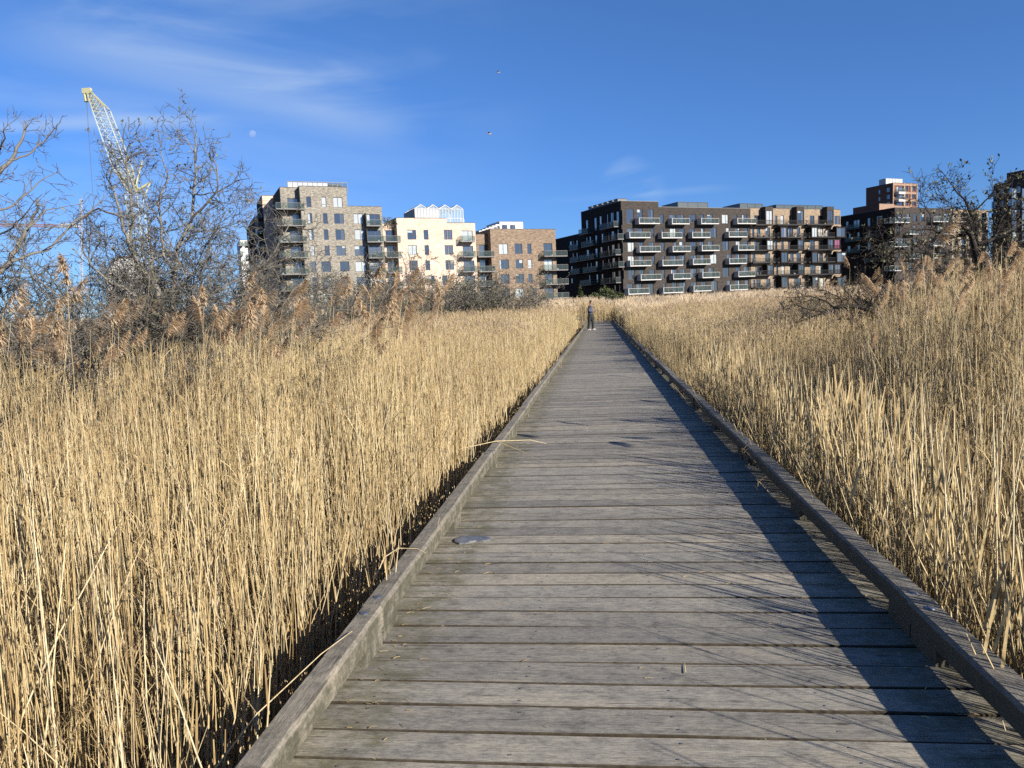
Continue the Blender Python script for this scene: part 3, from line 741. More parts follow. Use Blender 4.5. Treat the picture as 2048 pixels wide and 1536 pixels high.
# main multi-stemmed small tree left of the buildings
D = 11.5
b0 = at(342, 668, D); foot = (b0.x, b0.y, GZ)
tree('bare_tree', 'leafless many-stemmed small tree standing in the reeds in front of the crane', 'tree', foot, [
    ([foot]+limb([(965, 1400), (975, 1290), (1000, 1080), (1015, 940), (1090, 800), (1105, 600), (1110, 400), (1118, 300)], D, D+.4, **Z), .045, .006),
    ([foot]+limb([(955, 1390), (900, 1190), (820, 1090), (740, 960), (700, 850), (690, 780), (650, 640), (622, 570), (640, 480)], D-.1, D-.8, **Z), .038, .006),
    (limb([(900, 1190), (860, 1060), (850, 900), (840, 720), (800, 600), (770, 450)], D, D+.9, **Z), .022, .004),
    (limb([(740, 960), (760, 800), (740, 640), (720, 480), (700, 330), (720, 240)], D-.3, D-1., **Z), .018, .003),
    (limb([(1090, 790), (1170, 710), (1240, 610), (1230, 480), (1150, 380)], D+.1, D-.6, **Z), .018, .004),
    (limb([(1000, 1100), (930, 1000), (920, 850), (900, 700), (960, 560), (920, 430), (900, 300)], D, D+.6, **Z), .022, .004),
    (limb([(985, 1200), (1100, 1100), (1200, 1010), (1190, 920), (1260, 840), (1380, 800)], D, D-.5, **Z), .016, .004),
    (limb([(1010, 960), (1100, 860), (1250, 860), (1330, 820)], D, D+.6, **Z), .012, .003),
    (limb([(1105, 650), (1230, 640), (1350, 570), (1420, 560)], D+.2, D-.3, **Z), .010, .003),
    (limb([(1110, 420), (1040, 310), (990, 250), (930, 215)], D+.4, D+.2, **Z), .008, .002),
    ([foot]+limb([(940, 1400), (800, 1240), (640, 1160), (520, 1060), (470, 960), (480, 850)], D-.2, D-.9, **Z), .028, .006),
    ([foot]+limb([(960, 1420), (1020, 1330), (1120, 1250), (1290, 1180), (1270, 1080), (1190, 940)], D, D+.8, **Z), .022, .004),
    (limb([(690, 780), (560, 730), (450, 800), (280, 960)], D-.7, D-.3, **Z), .015, .006),
], level=2, dens=7.6, L0=.68, wig=.21, up=.04, leafp=.22, leafsize=.045, tone=.75, minr=.0042, fat=1.2)
# tree at the left edge
D = 9.0; b0 = at(-90, 720, D); foot = (b0.x, b0.y, GZ)
tree('bare_tree', 'leafless grey tree with crooked limbs reaching in at the left edge', 'tree', foot, [
    ([foot]+limb([(-200, 1250), (0, 1090), (60, 1030), (110, 920), (160, 840), (215, 740), (208, 680)], D, D+.6, **Z), .055, .012),
    (limb([(60, 1030), (150, 1000), (280, 965), (400, 820), (520, 740), (620, 640)], D, D+1., **Z), .022, .005),
    ([foot]+limb([(-260, 900), (-100, 640), (0, 520), (60, 460), (120, 350), (150, 250), (140, 230)], D-.3, D+.3, **Z), .05, .005),
    (limb([(60, 460), (150, 430), (250, 350), (300, 290), (350, 240)], D, D+.4, **Z), .015, .003),
    (limb([(-100, 760), (40, 730), (150, 650), (250, 560), (340, 515)], D-.2, D+.5, **Z), .018, .004),
    (limb([(160, 840), (260, 740), (330, 730), (480, 700)], D+.3, D+.8, **Z), .014, .003),
    (limb([(-120, 560), (-20, 420), (30, 330), (20, 240)], D-.2, D-.7, **Z), .02, .003),
    (limb([(-100, 900), (40, 860), (120, 790), (240, 650)], D-.3, D-.9, **Z), .015, .003),
], level=2, dens=7.6, L0=.46, wig=.24, up=.01, leafp=.05, leafsize=.03, tone=.6, minr=.0042, fat=.9)

def thicket(name, label, cat, cx, cy, rx, ry, h, n, level=2, dens=4, L0=.5, wig=.25, bark='bark', minr=.0040, leafp=.1, leafsize=.03, rz=0., group=None, spread=.7, twigs_up=.02, seg=9, r0=.012):
    root = empty(name, (cx, cy, GZ)); tag(root, label, cat, group); acc = {1: []}; tr = []; lv = []
    for k in range(n):
        a = U(0, 6.28); q = math.sqrt(U()); ex, ey = q*rx*math.cos(a), q*ry*math.sin(a)
        x, y = ex*math.cos(rz)-ey*math.sin(rz), ex*math.sin(rz)+ey*math.cos(rz)
        t = U(0, 6.28); L = h*U(.8, 1.35)*(1-.35*q*q)
        p = crooked((x*.8, y*.8, 0), (math.cos(t)*spread, math.sin(t)*spread, 1.1), L, seg, wig*.8, -.015)
        p[:, 2] = np.abs(p[:, 2]); rr = np.linspace(r0*U(.6, 1.5), minr*1.4, seg+1)
        tr.append((p, rr, float(np.clip(rng.normal(.5, .22), 0, 1)), 0)); spray(acc, lv, p, rr, level, dens, L0, wig, twigs_up, leafp, minr)
    tubes('stem', tr, 5, [MAT[bark]], root); tubes('crown', acc[1], 3, [MAT[bark]], root); leaf_mesh(lv, leafsize, root)
    print(label, len(acc[1]), len(lv)); return root
def th_px(u, D, **k):
    p = at(u, 640, D); return dict(cx=p.x, cy=p.y, **k)
thicket('thicket', 'tangled bare scrub behind the plumed reeds under the left-edge tree', 'shrub', **th_px(110, 11.0, rx=1.6, ry=.9, h=3.8, n=78, dens=7.5, L0=.7, minr=.0048, rz=R(25)))
thicket('thicket', 'tangled bare scrub around the foot of the many-stemmed tree', 'shrub', **th_px(300, 12.2, rx=1.7, ry=.9, h=4.0, n=98, dens=7.5, L0=.7, minr=.0048, rz=R(20)))
thicket('thicket', 'low bare scrub left of the grey brick building foot', 'shrub', **th_px(460, 13.5, rx=1.0, ry=.7, h=2.9, n=42, dens=7, L0=.62, minr=.0050, rz=R(15)))
# leaning branchy shrub in front of the grey building
D = 15.; b0 = at(478, 650, D); foot = (b0.x, b0.y, GZ)
Q = dict(s=5.485, ox=480., oy=340.)
tree('leaning_shrub', 'bare shrub with a long pale limb leaning right in front of the grey building', 'shrub', foot, [
    ([foot]+limb([(20, 1480), (100, 1260), (220, 1110), (360, 920), (450, 760), (530, 620), (550, 500)], D, D+.8, **Q), .032, .008),
    (limb([(220, 1110), (400, 1000), (560, 960), (700, 900), (740, 860)], D, D+.5, **Q), .014, .003),
    (limb([(450, 760), (600, 680), (720, 640)], D+.4, D+.2, **Q), .010, .003),
    (limb([(100, 1500), (300, 1360), (450, 1250), (380, 1100), (300, 900), (260, 700), (300, 560)], D, D-.6, **Q), .018, .004),
    ([foot]+limb([(120, 1530), (300, 1450), (560, 1420), (720, 1330), (950, 1310), (1070, 1180)], D, D+.3, **Q), .022, .004),
    (limb([(530, 620), (440, 480), (340, 420), (220, 340)], D+.8, D+.5, **Q), .008, .002),
], level=2, dens=6.5, L0=.8, wig=.22, up=.02, leafp=.12, leafsize=.04, minr=.0048)
# line of scrub before the buildings
for i, (u, D, rx, h, n, lab) in enumerate((
    (600, 30, 2.8, 3.5, 60, 'brown bare scrub below the grey brick building, second of the scrub line'),
    (735, 36, 3.2, 4.8, 85, 'brown bare scrub below the paired balconies between grey and cream buildings'),
    (850, 40, 3.4, 5.0, 90, 'brown bare scrub in front of the cream building'),
    (960, 42, 3.2, 4.8, 85, 'brown bare scrub where the cream and red-brown buildings meet'),
    (1040, 46, 2.4, 3.8, 45, 'low bare scrub at the right end of the scrub line'))):
    p = at(u, 630, D)
    thicket('thicket', lab, 'shrub', p.x, p.y, rx, 1.6, h, n, level=2, dens=3.4, L0=1.2, wig=.26, minr=.010, leafp=.4, leafsize=.10, rz=YAW, group='scrub line before the buildings', r0=.03)
# right: dark branching tree behind the tall reeds
D = 17.; b0 = at(1955, 590, D); foot = (b0.x, b0.y, GZ); T = dict(s=4.389, ox=1660., oy=330.)
tree('bare_tree', 'dark spreading tree with sparse olive buds behind the tall reeds on the right', 'tree', foot, [
    ([foot]+limb([(1330, 900), (1270, 740), (1230, 600), (1150, 520), (1000, 580), (850, 700), (760, 640)], D, D-.6, **T), .075, .008),
    (limb([(1270, 740), (1290, 560), (1230, 420), (1180, 300), (1090, 210), (1015, 95)], D, D+.4, **T), .045, .003),
    (limb([(1230, 420), (1330, 350), (1440, 240), (1400, 120)], D, D-.3, **T), .022, .003),
    (limb([(1230, 600), (1050, 640), (900, 560), (700, 560), (560, 640), (420, 720), (300, 650)], D, D-1.2, **T), .035, .004),
    (limb([(900, 560), (870, 420), (800, 300), (790, 170)], D-.4, D, **T), .015, .002),
    (limb([(1290, 700), (1450, 640), (1600, 560), (1720, 500)], D, D+.6, **T), .045, .008),
    (limb([(1450, 640), (1500, 470), (1600, 360), (1720, 300)], D+.3, D, **T), .03, .005),
    (limb([(1500, 470), (1470, 380), (1520, 250), (1490, 180)], D+.2, D+.2, **T), .015, .003),
    (limb([(1000, 580), (1080, 430), (1060, 330), (940, 290)], D, D+.4, **T), .018, .003),
    (limb([(1150, 760), (950, 800), (760, 760), (620, 800), (520, 860)], D, D-.8, **T), .03, .005),
], level=2, dens=6.5, L0=.78, wig=.22, up=.02, leafp=.38, leafsize=.07, bark='bark_dark', minr=.0065, tone=.5, fat=1.2)
thicket('thicket', 'dark dense scrub at the right edge behind the tall reeds', 'shrub', **th_px(2015, 18.5, rx=2.4, ry=1.2, h=4.5, n=90, dens=5.2, L0=.9, rz=R(-15), bark='bark_dark', leafp=.35, leafsize=.07, minr=.0055))
thicket('thicket', 'dark olive scrub right of the tan balcony building foot', 'shrub', **th_px(1770, 22., rx=2.2, ry=1.2, h=2.7, n=60, dens=4.8, L0=.85, rz=R(-10), bark='bark_dark', leafp=.4, leafsize=.08, minr=.0065))
D = 15.5; T2 = dict(s=3.492, ox=1560., oy=560.); b0 = at(1560+600/3.492, 560+215/3.492, D); foot = (b0.x+1.0, b0.y+.5, GZ)
tree('bent_branch_shrub', 'dark fallen branch arching low over the pale reeds', 'shrub', foot, [
    ([foot]+limb([(640, 215), (560, 190), (450, 178), (380, 195), (290, 235), (180, 275), (120, 290)], D, D-.8, **T2), .060, .010),
    (limb([(380, 195), (300, 140), (200, 110), (120, 120), (40, 125)], D-.3, D-.6, **T2), .020, .003),
    (limb([(300, 225), (180, 200), (90, 170), (30, 190)], D-.5, D-1., **T2), .016, .003),
    (limb([(450, 178), (400, 110), (300, 70), (160, 60)], D-.2, D-.2, **T2), .014, .003),
    (limb([(450, 180), (480, 210), (510, 250), (500, 330)], D-.2, D-.3, **T2), .030, .012),
    (limb([(560, 190), (500, 120), (440, 60), (470, 20)], D, D+.3, **T2), .016, .003),
    (limb([(380, 195), (370, 260), (340, 330)], D-.3, D-.5, **T2), .014, .005),
    (limb([(620, 210), (640, 120), (580, 60)], D, D+.4, **T2), .018, .004),
], level=2, dens=6.0, L0=.7, wig=.20, up=.01, leafp=.08, leafsize=.035, bark='bark_dark', minr=.0050, tone=.15)

def leafy(name, label, u, v0, v1, D, w, n, mat='needle', cone=True, size=.22, group=None, cat='bush'):
    b = at(u, v0, D); t = at(u, v1, D); h = t.z-GZ; root = empty(name, (b.x, b.y, GZ)); tag(root, label, cat, group)
    m = MB(); m.tube((0, 0, 0), (0, 0, h*.9), w*.05, w*.015, 6, tone=.4)
    for k in range(14):
        a = U(0, 6.28); z = U(.2, .8)*h; rr = w*.5*(1-z/h*.8 if cone else 1); m.tube((0, 0, z), (rr*math.cos(a), rr*math.sin(a), z+.3*rr), w*.016, w*.006, 4, tone=.4)
    m.build('trunk', MAT['bark'], root)
    lv = []; cl = [(U(0, 6.28), U(.05, 1)) for _ in range(40)]
    for k in range(n):
        a0, zf = cl[rng.integers(0, len(cl))]; z = zf*h+rng.normal(0, h*.05); f = max(.1, (1-z/h)) if cone else math.sqrt(max(.02, 1-(max(0, z/h-.25)/.8)**2))
        a = a0+rng.normal(0, .5); rr = w*.5*f*U(.45, 1.12); z = max(.1, z); lv.append((np.array((rr*math.cos(a), rr*math.sin(a), z+rng.normal(0, .05))), U()))
    leaf_mesh(lv, size, root, mat, 'foliage'); return root
leafy('evergreen_shrub', 'green pointed bush in front of the dark building behind the person', 1161, 610, 577, 95, 2.6, 2600)
leafy('evergreen_shrub', 'rounded olive bush left of the dark building front corner', 1215, 610, 577, 98, 4.0, 2600, cone=False)
leafy('evergreen_shrub', 'low olive bush between the pointed and the rounded bush', 1186, 612, 590, 92, 3.4, 1800, cone=False)
leafy('evergreen_shrub', 'olive bush at the corner of the dark building right of the rounded bush', 1240, 608, 588, 90, 2.4, 1300, cone=False)

# ---------------------------------------------------------------- buildings
ROT = R(30.6); TV = Vector((math.cos(ROT), math.sin(ROT), 0)); NV = Vector((math.sin(ROT), -math.cos(ROT), 0))
class Block:
    """building frame: x along the front, y into the building, z up; pixels are measured onto its planes"""
    def __init__(s, name, label, u, v, depth, cat='apartment block', group=None, gz=-1.):
        p = at(u, v, depth); s.o = Vector((p.x, p.y, gz)); s.gz = gz
        s.root = empty(name, s.o, ROT); tag(s.root, label, cat, group)
    def F(s, u, v, y0=0.):      # onto the front plane y=y0 -> (x, z)
        o = s.o-NV*y0; d = ray(u, v); c = Vector((0, 0, CAM_H)); t = (o-c).dot(NV)/d.dot(NV); p = c+d*t-s.o; return p.dot(TV), p.z
    def S(s, u, v, x0=0.):      # onto a side plane x=x0 -> (y, z)
        o = s.o+TV*x0; d = ray(u, v); c = Vector((0, 0, CAM_H)); t = (o-c).dot(TV)/d.dot(TV); p = c+d*t-s.o; return -p.dot(NV), p.z
    def rectF(s, r, z, y0=0.):
        s_, ox, oy = z; u0, v0, u1, v1 = ox+r[0]/s_, oy+r[1]/s_, ox+r[2]/s_, oy+r[3]/s_; um, vm = (u0+u1)/2, (v0+v1)/2
        return s.F(u0, vm, y0)[0], s.F(u1, vm, y0)[0], s.F(um, v1, y0)[1], s.F(um, v0, y0)[1]
    def rectS(s, r, z, x0=0.):
        s_, ox, oy = z; u0, v0, u1, v1 = ox+r[0]/s_, oy+r[1]/s_, ox+r[2]/s_, oy+r[3]/s_; um, vm = (u0+u1)/2, (v0+v1)/2
        return s.S(u1, vm, x0)[0], s.S(u0, vm, x0)[0], s.S(um, v1, x0)[1], s.S(um, v0, x0)[1]
def holes(m, a0, a1, z0, z1, ops, P, depth=.16, mat=0):
    """wall sheet with real openings and reveals; P(a, y, z) maps to building coords"""
    ops = [(max(a0+.02, o[0]), min(a1-.02, o[1]), max(z0, o[2]), min(z1-.05, o[3])) for o in ops if o[1] > a0+.1 and o[0] < a1-.1 and o[3] > z0+.1 and o[2] < z1-.1]
    zs = sorted({z0, z1, *[o[2] for o in ops], *[o[3] for o in ops]})
    for za, zb in zip(zs[:-1], zs[1:]):
        if zb-za < 1e-4: continue
        cut = sorted([(o[0], o[1]) for o in ops if o[2] <= za+1e-5 and o[3] >= zb-1e-5]); x = a0
        for c0, c1 in cut:
            if c0 > x+1e-4: m.quad(P(x, 0, za), P(c0, 0, za), P(c0, 0, zb), P(x, 0, zb), mat)
            x = max(x, c1)
        if x < a1-1e-4: m.quad(P(x, 0, za), P(a1, 0, za), P(a1, 0, zb), P(x, 0, zb), mat)
    for o in ops:
        A, B, C, D = (o[0], o[2]), (o[1], o[2]), (o[1], o[3]), (o[0], o[3])
        for p, q in ((A, B), (B, C), (C, D), (D, A)): m.quad(P(p[0], 0, p[1]), P(p[0], depth, p[1]), P(q[0], depth, q[1]), P(q[0], 0, q[1]), mat)
def PF(y0): return lambda a, y, z: (a, y0+y, z)
def PS(x0): return lambda a, y, z: (x0+y, a, z)
def window(b, op, P, kind=None, frame='frame_dark', depth=.10, split=None, name='window'):
    a0, a1, z0, z1 = op; w, h = a1-a0, z1-z0
    if w < .2 or h < .2: return
    m = MB(); f = .075
    def bar(p0, p1, q0, q1, d0=depth, d1=depth+.07):
        c = [P(p0, d0, q0), P(p1, d0, q0), P(p1, d1, q0), P(p0, d1, q0), P(p0, d0, q1), P(p1, d0, q1), P(p1, d1, q1), P(p0, d1, q1)]
        m.add(c, [(0,3,2,1),(4,5,6,7),(0,1,5,4),(1,2,6,5),(2,3,7,6),(3,0,4,7)])
    bar(a0, a0+f, z0, z1); bar(a1-f, a1, z0, z1); bar(a0+f, a1-f, z0, z0+f); bar(a0+f, a1-f, z1-f, z1)
    if split is None: split = random.choice((.5, .62)) if w > 1.35 else 0
    if split:
        xm = a0+w*split; bar(xm-.04, xm+.04, z0+f, z1-f)
        if random.random() < .5 and h < 2: bar(xm+.04, a1-f, z0+h*.27, z0+h*.27+.06)
    elif h < 2: bar(a0+f, a1-f, z0+h*.27, z0+h*.27+.06)
    fr = m.build(name, MAT[frame], b.root)
    g = MB(); d = depth+.045; parts = [(a0+f*.5, a0+w*(split or 1)), (a0+w*split, a1-f*.5)] if split else [(a0+f*.5, a1-f*.5)]
    cur = random.random()
    for i, (p, q) in enumerate(parts):
        k = 0 if random.random() < .7 else 1
        if kind == 'pink': k = 3
        elif kind == 'white' or cur < .10: k = 2
        if k != 2 and random.random() < .16 and kind != 'pink':     # a blind or curtain over a part of the pane
            if random.random() < .5: zc = z1-h*random.uniform(.12, .4); g.quad(P(p, d, zc), P(q, d, zc), P(q, d, z1), P(p, d, z1), 2); g.quad(P(p, d, z0), P(q, d, z0), P(q, d, zc), P(p, d, zc), k)
            else: xc = p+(q-p)*random.uniform(.25, .6); g.quad(P(p, d, z0), P(xc, d, z0), P(xc, d, z1), P(p, d, z1), 2); g.quad(P(xc, d, z0), P(q, d, z0), P(q, d, z1), P(xc, d, z1), k)
        else: g.quad(P(p, d, z0), P(q, d, z0), P(q, d, z1), P(p, d, z1), k)
    g.build('pane', [MAT['glass'], MAT['glass2'], MAT['curtain'], MAT['pinkpane']], fr)
def balcony(b, a0, a1, z, P, dep=1.5, slab='metal_dark', rail='glass', h=1.05, th=.20, side=None, clutter=True):
    """slab z = top; outward is negative y in P"""
    m = MB()
    def bx(m, p0, p1, y0, y1, q0, q1, mi=0):
        c = [P(p0, y0, q0), P(p1, y0, q0), P(p1, y1, q0), P(p0, y1, q0), P(p0, y0, q1), P(p1, y0, q1), P(p1, y1, q1), P(p0, y1, q1)]
        m.add(c, [(0,3,2,1),(4,5,6,7),(0,1,5,4),(1,2,6,5),(2,3,7,6),(3,0,4,7)], mi)
    bx(m, a0, a1, -dep, -.003, z-th, z)
    fr = m.build('balcony', MAT[slab], b.root)
    r = MB(); t = .035
    bx(r, a0+.02, a1-.02, -dep-.02, -dep+t-.02, z+h-.05, z+h); 
    for x in (a0+.02, a1-.06): bx(r, x, x+.04, -dep+t-.02, -.05, z+h-.05, z+h)
    if rail == 'bars':
        n = int((a1-a0)/.13)
        for i in range(n+1): x = a0+.03+(a1-a0-.08)*i/n; bx(r, x, x+.022, -dep-.01, -dep+.012, z-.05, z+h-.05)
        for x in (a0+.03, a1-.05):
            for i in range(10): y = -dep+.12+(dep-.25)*i/9; bx(r, x, x+.02, y, y+.02, z, z+h-.05)
        bx(r, a0+.02, a1-.02, -dep-.012, -dep+.012, z-.04, z+.03)
    else:
        n = max(2, int((a1-a0)/1.1))
        for i in range(n+1): x = a0+.02+(a1-a0-.08)*i/n; bx(r, x, x+.045, -dep-.015, -dep+.02, z-.02, z+h-.05)
        bx(r, a0+.05, a1-.05, -dep-.03, -dep-.016, z+.06, z+h-.06, 1)
        for x in (a0-.004, a1-.010): bx(r, x, x+.014, -dep+.03, -.06, z+.06, z+h-.06, 1)
        if side: bx(r, a0-.03, a0+.09, -dep-.04, -.02, z-th-.01, z+h+.02, 0) if side == 'l' else None
    r.build('railing', [MAT[slab if rail != 'pale' else 'metal_pale'], MAT['railglass']], fr)
    if clutter and random.random() < .85:
        what = b.root['label'].split(' with ')[0].split(' behind ')[0].split(' between ')[0]
        xs_ = list(np.arange(a0+.35, a1-.75, .9)); random.shuffle(xs_)
        for x in xs_[:random.randint(1, 2)]:
            c = MB(); y = random.uniform(-dep+.25, -.6); k = random.random()
            if k < .4:
                kind, lab, mt = 'balcony_chair', 'grey metal chair on a balcony of the '+what, 'metal_grey'
                for sx in (0, .4):
                    for sy in (0, .4): bx(c, x+sx, x+sx+.04, y+sy, y+sy+.04, z, z+(.85 if sy else .45))
                bx(c, x-.004, x+.444, y-.004, y+.444, z+.44, z+.48); bx(c, x-.003, x+.443, y+.401, y+.447, z+.5, z+.86)
            elif k < .65:
                kind, lab, mt = 'balcony_table', 'small white table on a balcony of the '+what, 'white_wall'
                bx(c, x, x+.65, y, y+.5, z+.70, z+.74); bx(c, x+.29, x+.36, y+.2, y+.27, z, z+.705); bx(c, x+.15, x+.5, y+.1, y+.4, z, z+.02)
            else:
                kind, lab, mt = 'planter', 'planter with an evergreen on a balcony of the '+what, 'needle'
                bx(c, x, x+.3, y, y+.28, z, z+.32, 1)
                for _ in range(14):
                    q = Vector((random.gauss(0, .10), random.gauss(0, .09), random.uniform(.0, .5))); r_ = .11
                    c.add([P(x+.15+q.x-r_, y+.14+q.y, z+.3+q.z), P(x+.15+q.x, y+.14+q.y-r_, z+.34+q.z), P(x+.15+q.x+r_, y+.14+q.y, z+.3+q.z+r_), P(x+.15+q.x, y+.14+q.y+r_, z+.28+q.z+r_)], [(0,1,2,3)], 0)
            ob = c.build(kind, [MAT[mt], MAT['white_wall']]); ob.location = b.root.location; ob.rotation_euler = b.root.rotation_euler
            tag(ob, ' '.join(lab.split()[:16]), kind.replace('balcony_', ''), kind.replace('balcony_', '')+'s on the balconies of the '+what)
    return fr
def shell(b, x0, x1, y0, y1, z1, front_ops, side_ops, mat, name='wall', left=True, z0=0., cop='metal_dark', sidemat=None, roofdrop=.45):
    m = MB(); holes(m, x0, x1, z0, z1, front_ops, PF(y0))
    if left: holes(m, y0, y1, z0, z1, side_ops, PS(x0), mat=1)
    else: m.quad((x0, y0, z0), (x0, y1, z0), (x0, y1, z1), (x0, y0, z1), 1)
    m.quad((x1, y0, z0), (x1, y1, z0), (x1, y1, z1), (x1, y0, z1)); m.quad((x0, y1, z0), (x1, y1, z0), (x1, y1, z1), (x0, y1, z1))
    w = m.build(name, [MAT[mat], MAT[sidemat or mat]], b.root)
    r = MB(); r.quad((x0+.3, y0+.3, z1-roofdrop), (x1-.3, y0+.3, z1-roofdrop), (x1-.3, y1-.3, z1-roofdrop), (x0+.3, y1-.3, z1-roofdrop))
    for p in ((x0, x1, y0, y0+.3), (x0, x1, y1-.3, y1), (x0, x0+.3, y0+.3, y1-.3), (x1-.3, x1, y0+.3, y1-.3)):
        e = .03; r.box(p[0]-e, p[1]+e, p[2]-(e if p[2] in (y0, ) else -0), p[3]+(e if p[3] in (y1,) else 0), z1+.002, z1+.10, 1)
    for p in ((x0+.28, x1-.28, y0+.28, y0+.3), (x0+.28, x1-.28, y1-.3, y1-.28)): r.box(*p, z1-roofdrop, z1)
    r.build('roof', [MAT['roof_felt'], MAT[cop]], b.root); return w
def openings(b, rects, z, y0=0., dy=0.): return [b.rectF(r, z, y0) for r in rects]

Z1 = (5.485, 480., 340.); Z2 = (5.12, 760., 380.); Z3 = (6.145, 1110., 380.); Z4 = (6.145, 1400., 380.); Z5 = (4.389, 1660., 330.)
# -- grey mottled brick block
G = Block('apartment_building', 'tall stepped grey mottled brick block behind the left scrub', 604, 600, 136.5, group=None)
gx0 = G.F(604, 450)[0]; gx1 = G.F(697.5, 450)[0]; gx2 = G.F(768.5, 500)[0]
zt, zl = G.F(650, 373.6)[1], G.F(735, 413.3)[1]
gw = [(727,292,780,408),(743,475,792,585),(757,652,808,768),(768,828,820,940),(782,1005,833,1120),(793,1178,845,1290),(805,1355,858,1460),
 (893,295,946,408),(910,475,960,590),(920,652,970,768),(930,830,983,940),(893,1003,997,1118),(905,1180,1008,1290),(917,1353,1020,1465),
 (1020,298,1125,410),(1033,478,1138,590),(1048,652,1148,768),(1058,830,1160,940),(1098,1003,1200,1112),(1112,1178,1212,1285),(1125,1355,1225,1460)]
gw2 = [(1245,478,1348,590),(1260,652,1360,765),(1257,830,1370,940),(1265,1003,1385,1115),(1280,1175,1388,1280),(1290,1350,1395,1455)]
gd = [(1390,485,1535,605),(1400,662,1545,782),(1412,836,1560,955),(1425,1010,1572,1130),(1435,1180,1580,1300)]
o1, o2, o3 = openings(G, gw, Z1), openings(G, gw2, Z1), openings(G, gd, Z1)
shell(G, gx0, gx1, 0, 13, zt, o1, [], 'b_grey'); shell(G, gx1+.003, gx2, .0, 13, zl, o2+o3, [], 'b_grey', left=False)
for i, o in enumerate(o1+o2): window(G, o, PF(0), kind='white' if i in (3, 21) else None)
for o in o3: window(G, o, PF(0), depth=.13, split=.62)
for r in ((1390, 618, 1556), (1401, 795, 1580), (1415, 970, 1592), (1425, 1143, 1604), (1436, 1320, 1620)):
    x0, x1, z, _ = G.rectF((r[0], r[1]-10, r[2], r[1]), Z1, -1.5); balcony(G, x0, x1, z+.22, PF(0), 1.5, 'metal_grey')
    m = MB(); m.box(x0-.02, x0+.06, -1.5, -.01, z+.221, z+2.5); m.build('privacy_screen', MAT['metal_dark'], G.root)
# set-back corner stack with wide balconies
gy = 1.6; gL = G.F(565, 450, gy)[0]; zc = G.F(585, 375.3, gy)[1]
gs = [(520,310,640,432),(575,485,690,605),(550,665,700,790),(560,838,720,960),(585,1010,735,1130),(580,1185,735,1310)]
o4 = openings(G, gs, Z1, gy); shell(G, gL, gx0-.01, gy, 13, zc, o4, [], 'b_grey', sidemat='b_dark')  # darker side brick: shade put into the wall colour
for o in o4: window(G, o, PF(gy), depth=.13, split=.5)
for r in ((395, 436, 708), (402, 618, 724), (428, 798, 736), (440, 970, 750), (450, 1152, 762), (460, 1330, 775)):
    x0, x1, z, _ = G.rectF((r[0], r[1]-10, r[2], r[1]), Z1, 0.); balcony(G, x0, min(x1, gx0+.5) if False else x1, z+.2, PF(gy), gy+.35, 'metal_grey')
# lower parts stepping back on the shaded left side
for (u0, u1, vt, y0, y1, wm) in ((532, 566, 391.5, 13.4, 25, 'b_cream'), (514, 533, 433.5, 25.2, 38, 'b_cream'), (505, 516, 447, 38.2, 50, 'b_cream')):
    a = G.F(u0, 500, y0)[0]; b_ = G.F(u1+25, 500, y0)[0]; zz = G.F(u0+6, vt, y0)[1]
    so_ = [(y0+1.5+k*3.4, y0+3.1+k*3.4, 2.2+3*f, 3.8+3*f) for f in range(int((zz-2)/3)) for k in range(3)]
    shell(G, a, b_, y0, y1, zz, [], so_, wm, sidemat='b_black_shade')  # near-black side walls hold painted shade, fronts stay cream
    for o in so_[::2]: window(G, o, PS(a))
    for f in range(int((zz-2)/3)): balcony(G, y0+.6, y0+4.2, 2.0+3*f, PS(a), 1.3, 'metal_dark', clutter=False)
# roof terrace: glass screens, plant room
m = MB(); zz = G.F(640, 365, 4)[1]; xa, xb = G.F(575, 370, 4)[0], G.F(694, 370, 4)[0]
for i in range(13):
    x = xa+(xb-xa)*i/12; m.box(x-.05, x+.05, 3.9, 4., zt-.4, zz)
    if i < 12: m.box(x+.05, xa+(xb-xa)*(i+1)/12-.05, 3.93, 3.96, zt-.3, zz-.1, 1 if i < 8 else 2)
m.box(xa, xb, 3.88, 4.02, zz-.02, zz+.12); m.box(xb-3.2, xb-1, 5, 8, zt-.4, zz-.1, 3)
m.build('roof_screen', [MAT['metal_grey'], MAT['panel'], MAT['railglass'], MAT['b_grey']], G.root)
# -- cream brick block
C_ = Block('apartment_building', 'pale cream brick block with a glazed sawtooth greenhouse on its roof', 796, 600, 0, group=None) if False else None
def along(u):      # where the shared front line passes pixel column u
    d = ray(u, 600); c = Vector((0, 0, CAM_H)); t = (G.o-c).dot(NV)/d.dot(NV); return t
CB = Block('apartment_building', 'pale cream brick block with a glazed sawtooth greenhouse on its roof', 796, 600, along(796)+.0)
cx0, cxm, cx1 = CB.F(796.3, 500)[0], CB.F(893, 440)[0], CB.F(952.5, 500)[0]; ct, cl = CB.F(850, 436.6)[1], CB.F(920, 446)[1]
cw = [(280,408,370,508),(290,565,378,665),(300,722,388,825),(263,880,368,980),(270,1035,375,1110),(447,408,495,508),(457,565,503,665),(468,722,513,822),(478,877,560,960),(487,1035,570,1110),
 (655,408,740,508),(663,565,748,663),(672,718,757,817),(638,875,735,972),(650,1030,745,1110)]
cdn = [(838,415,950,530),(848,572,955,690),(858,722,968,840),(866,878,976,990),(874,1030,984,1110)]
o1, o2 = openings(CB, cw, Z2), openings(CB, cdn, Z2)
shell(CB, cx0, cxm, 0, 13, ct, o1, [], 'b_cream'); shell(CB, cxm+.003, cx1, 0, 13, cl, o1+o2, [], 'b_cream', left=False)
for i, o in enumerate(o1): window(CB, o, PF(0))
for o in o2: window(CB, o, PF(0), depth=.13, split=.6)
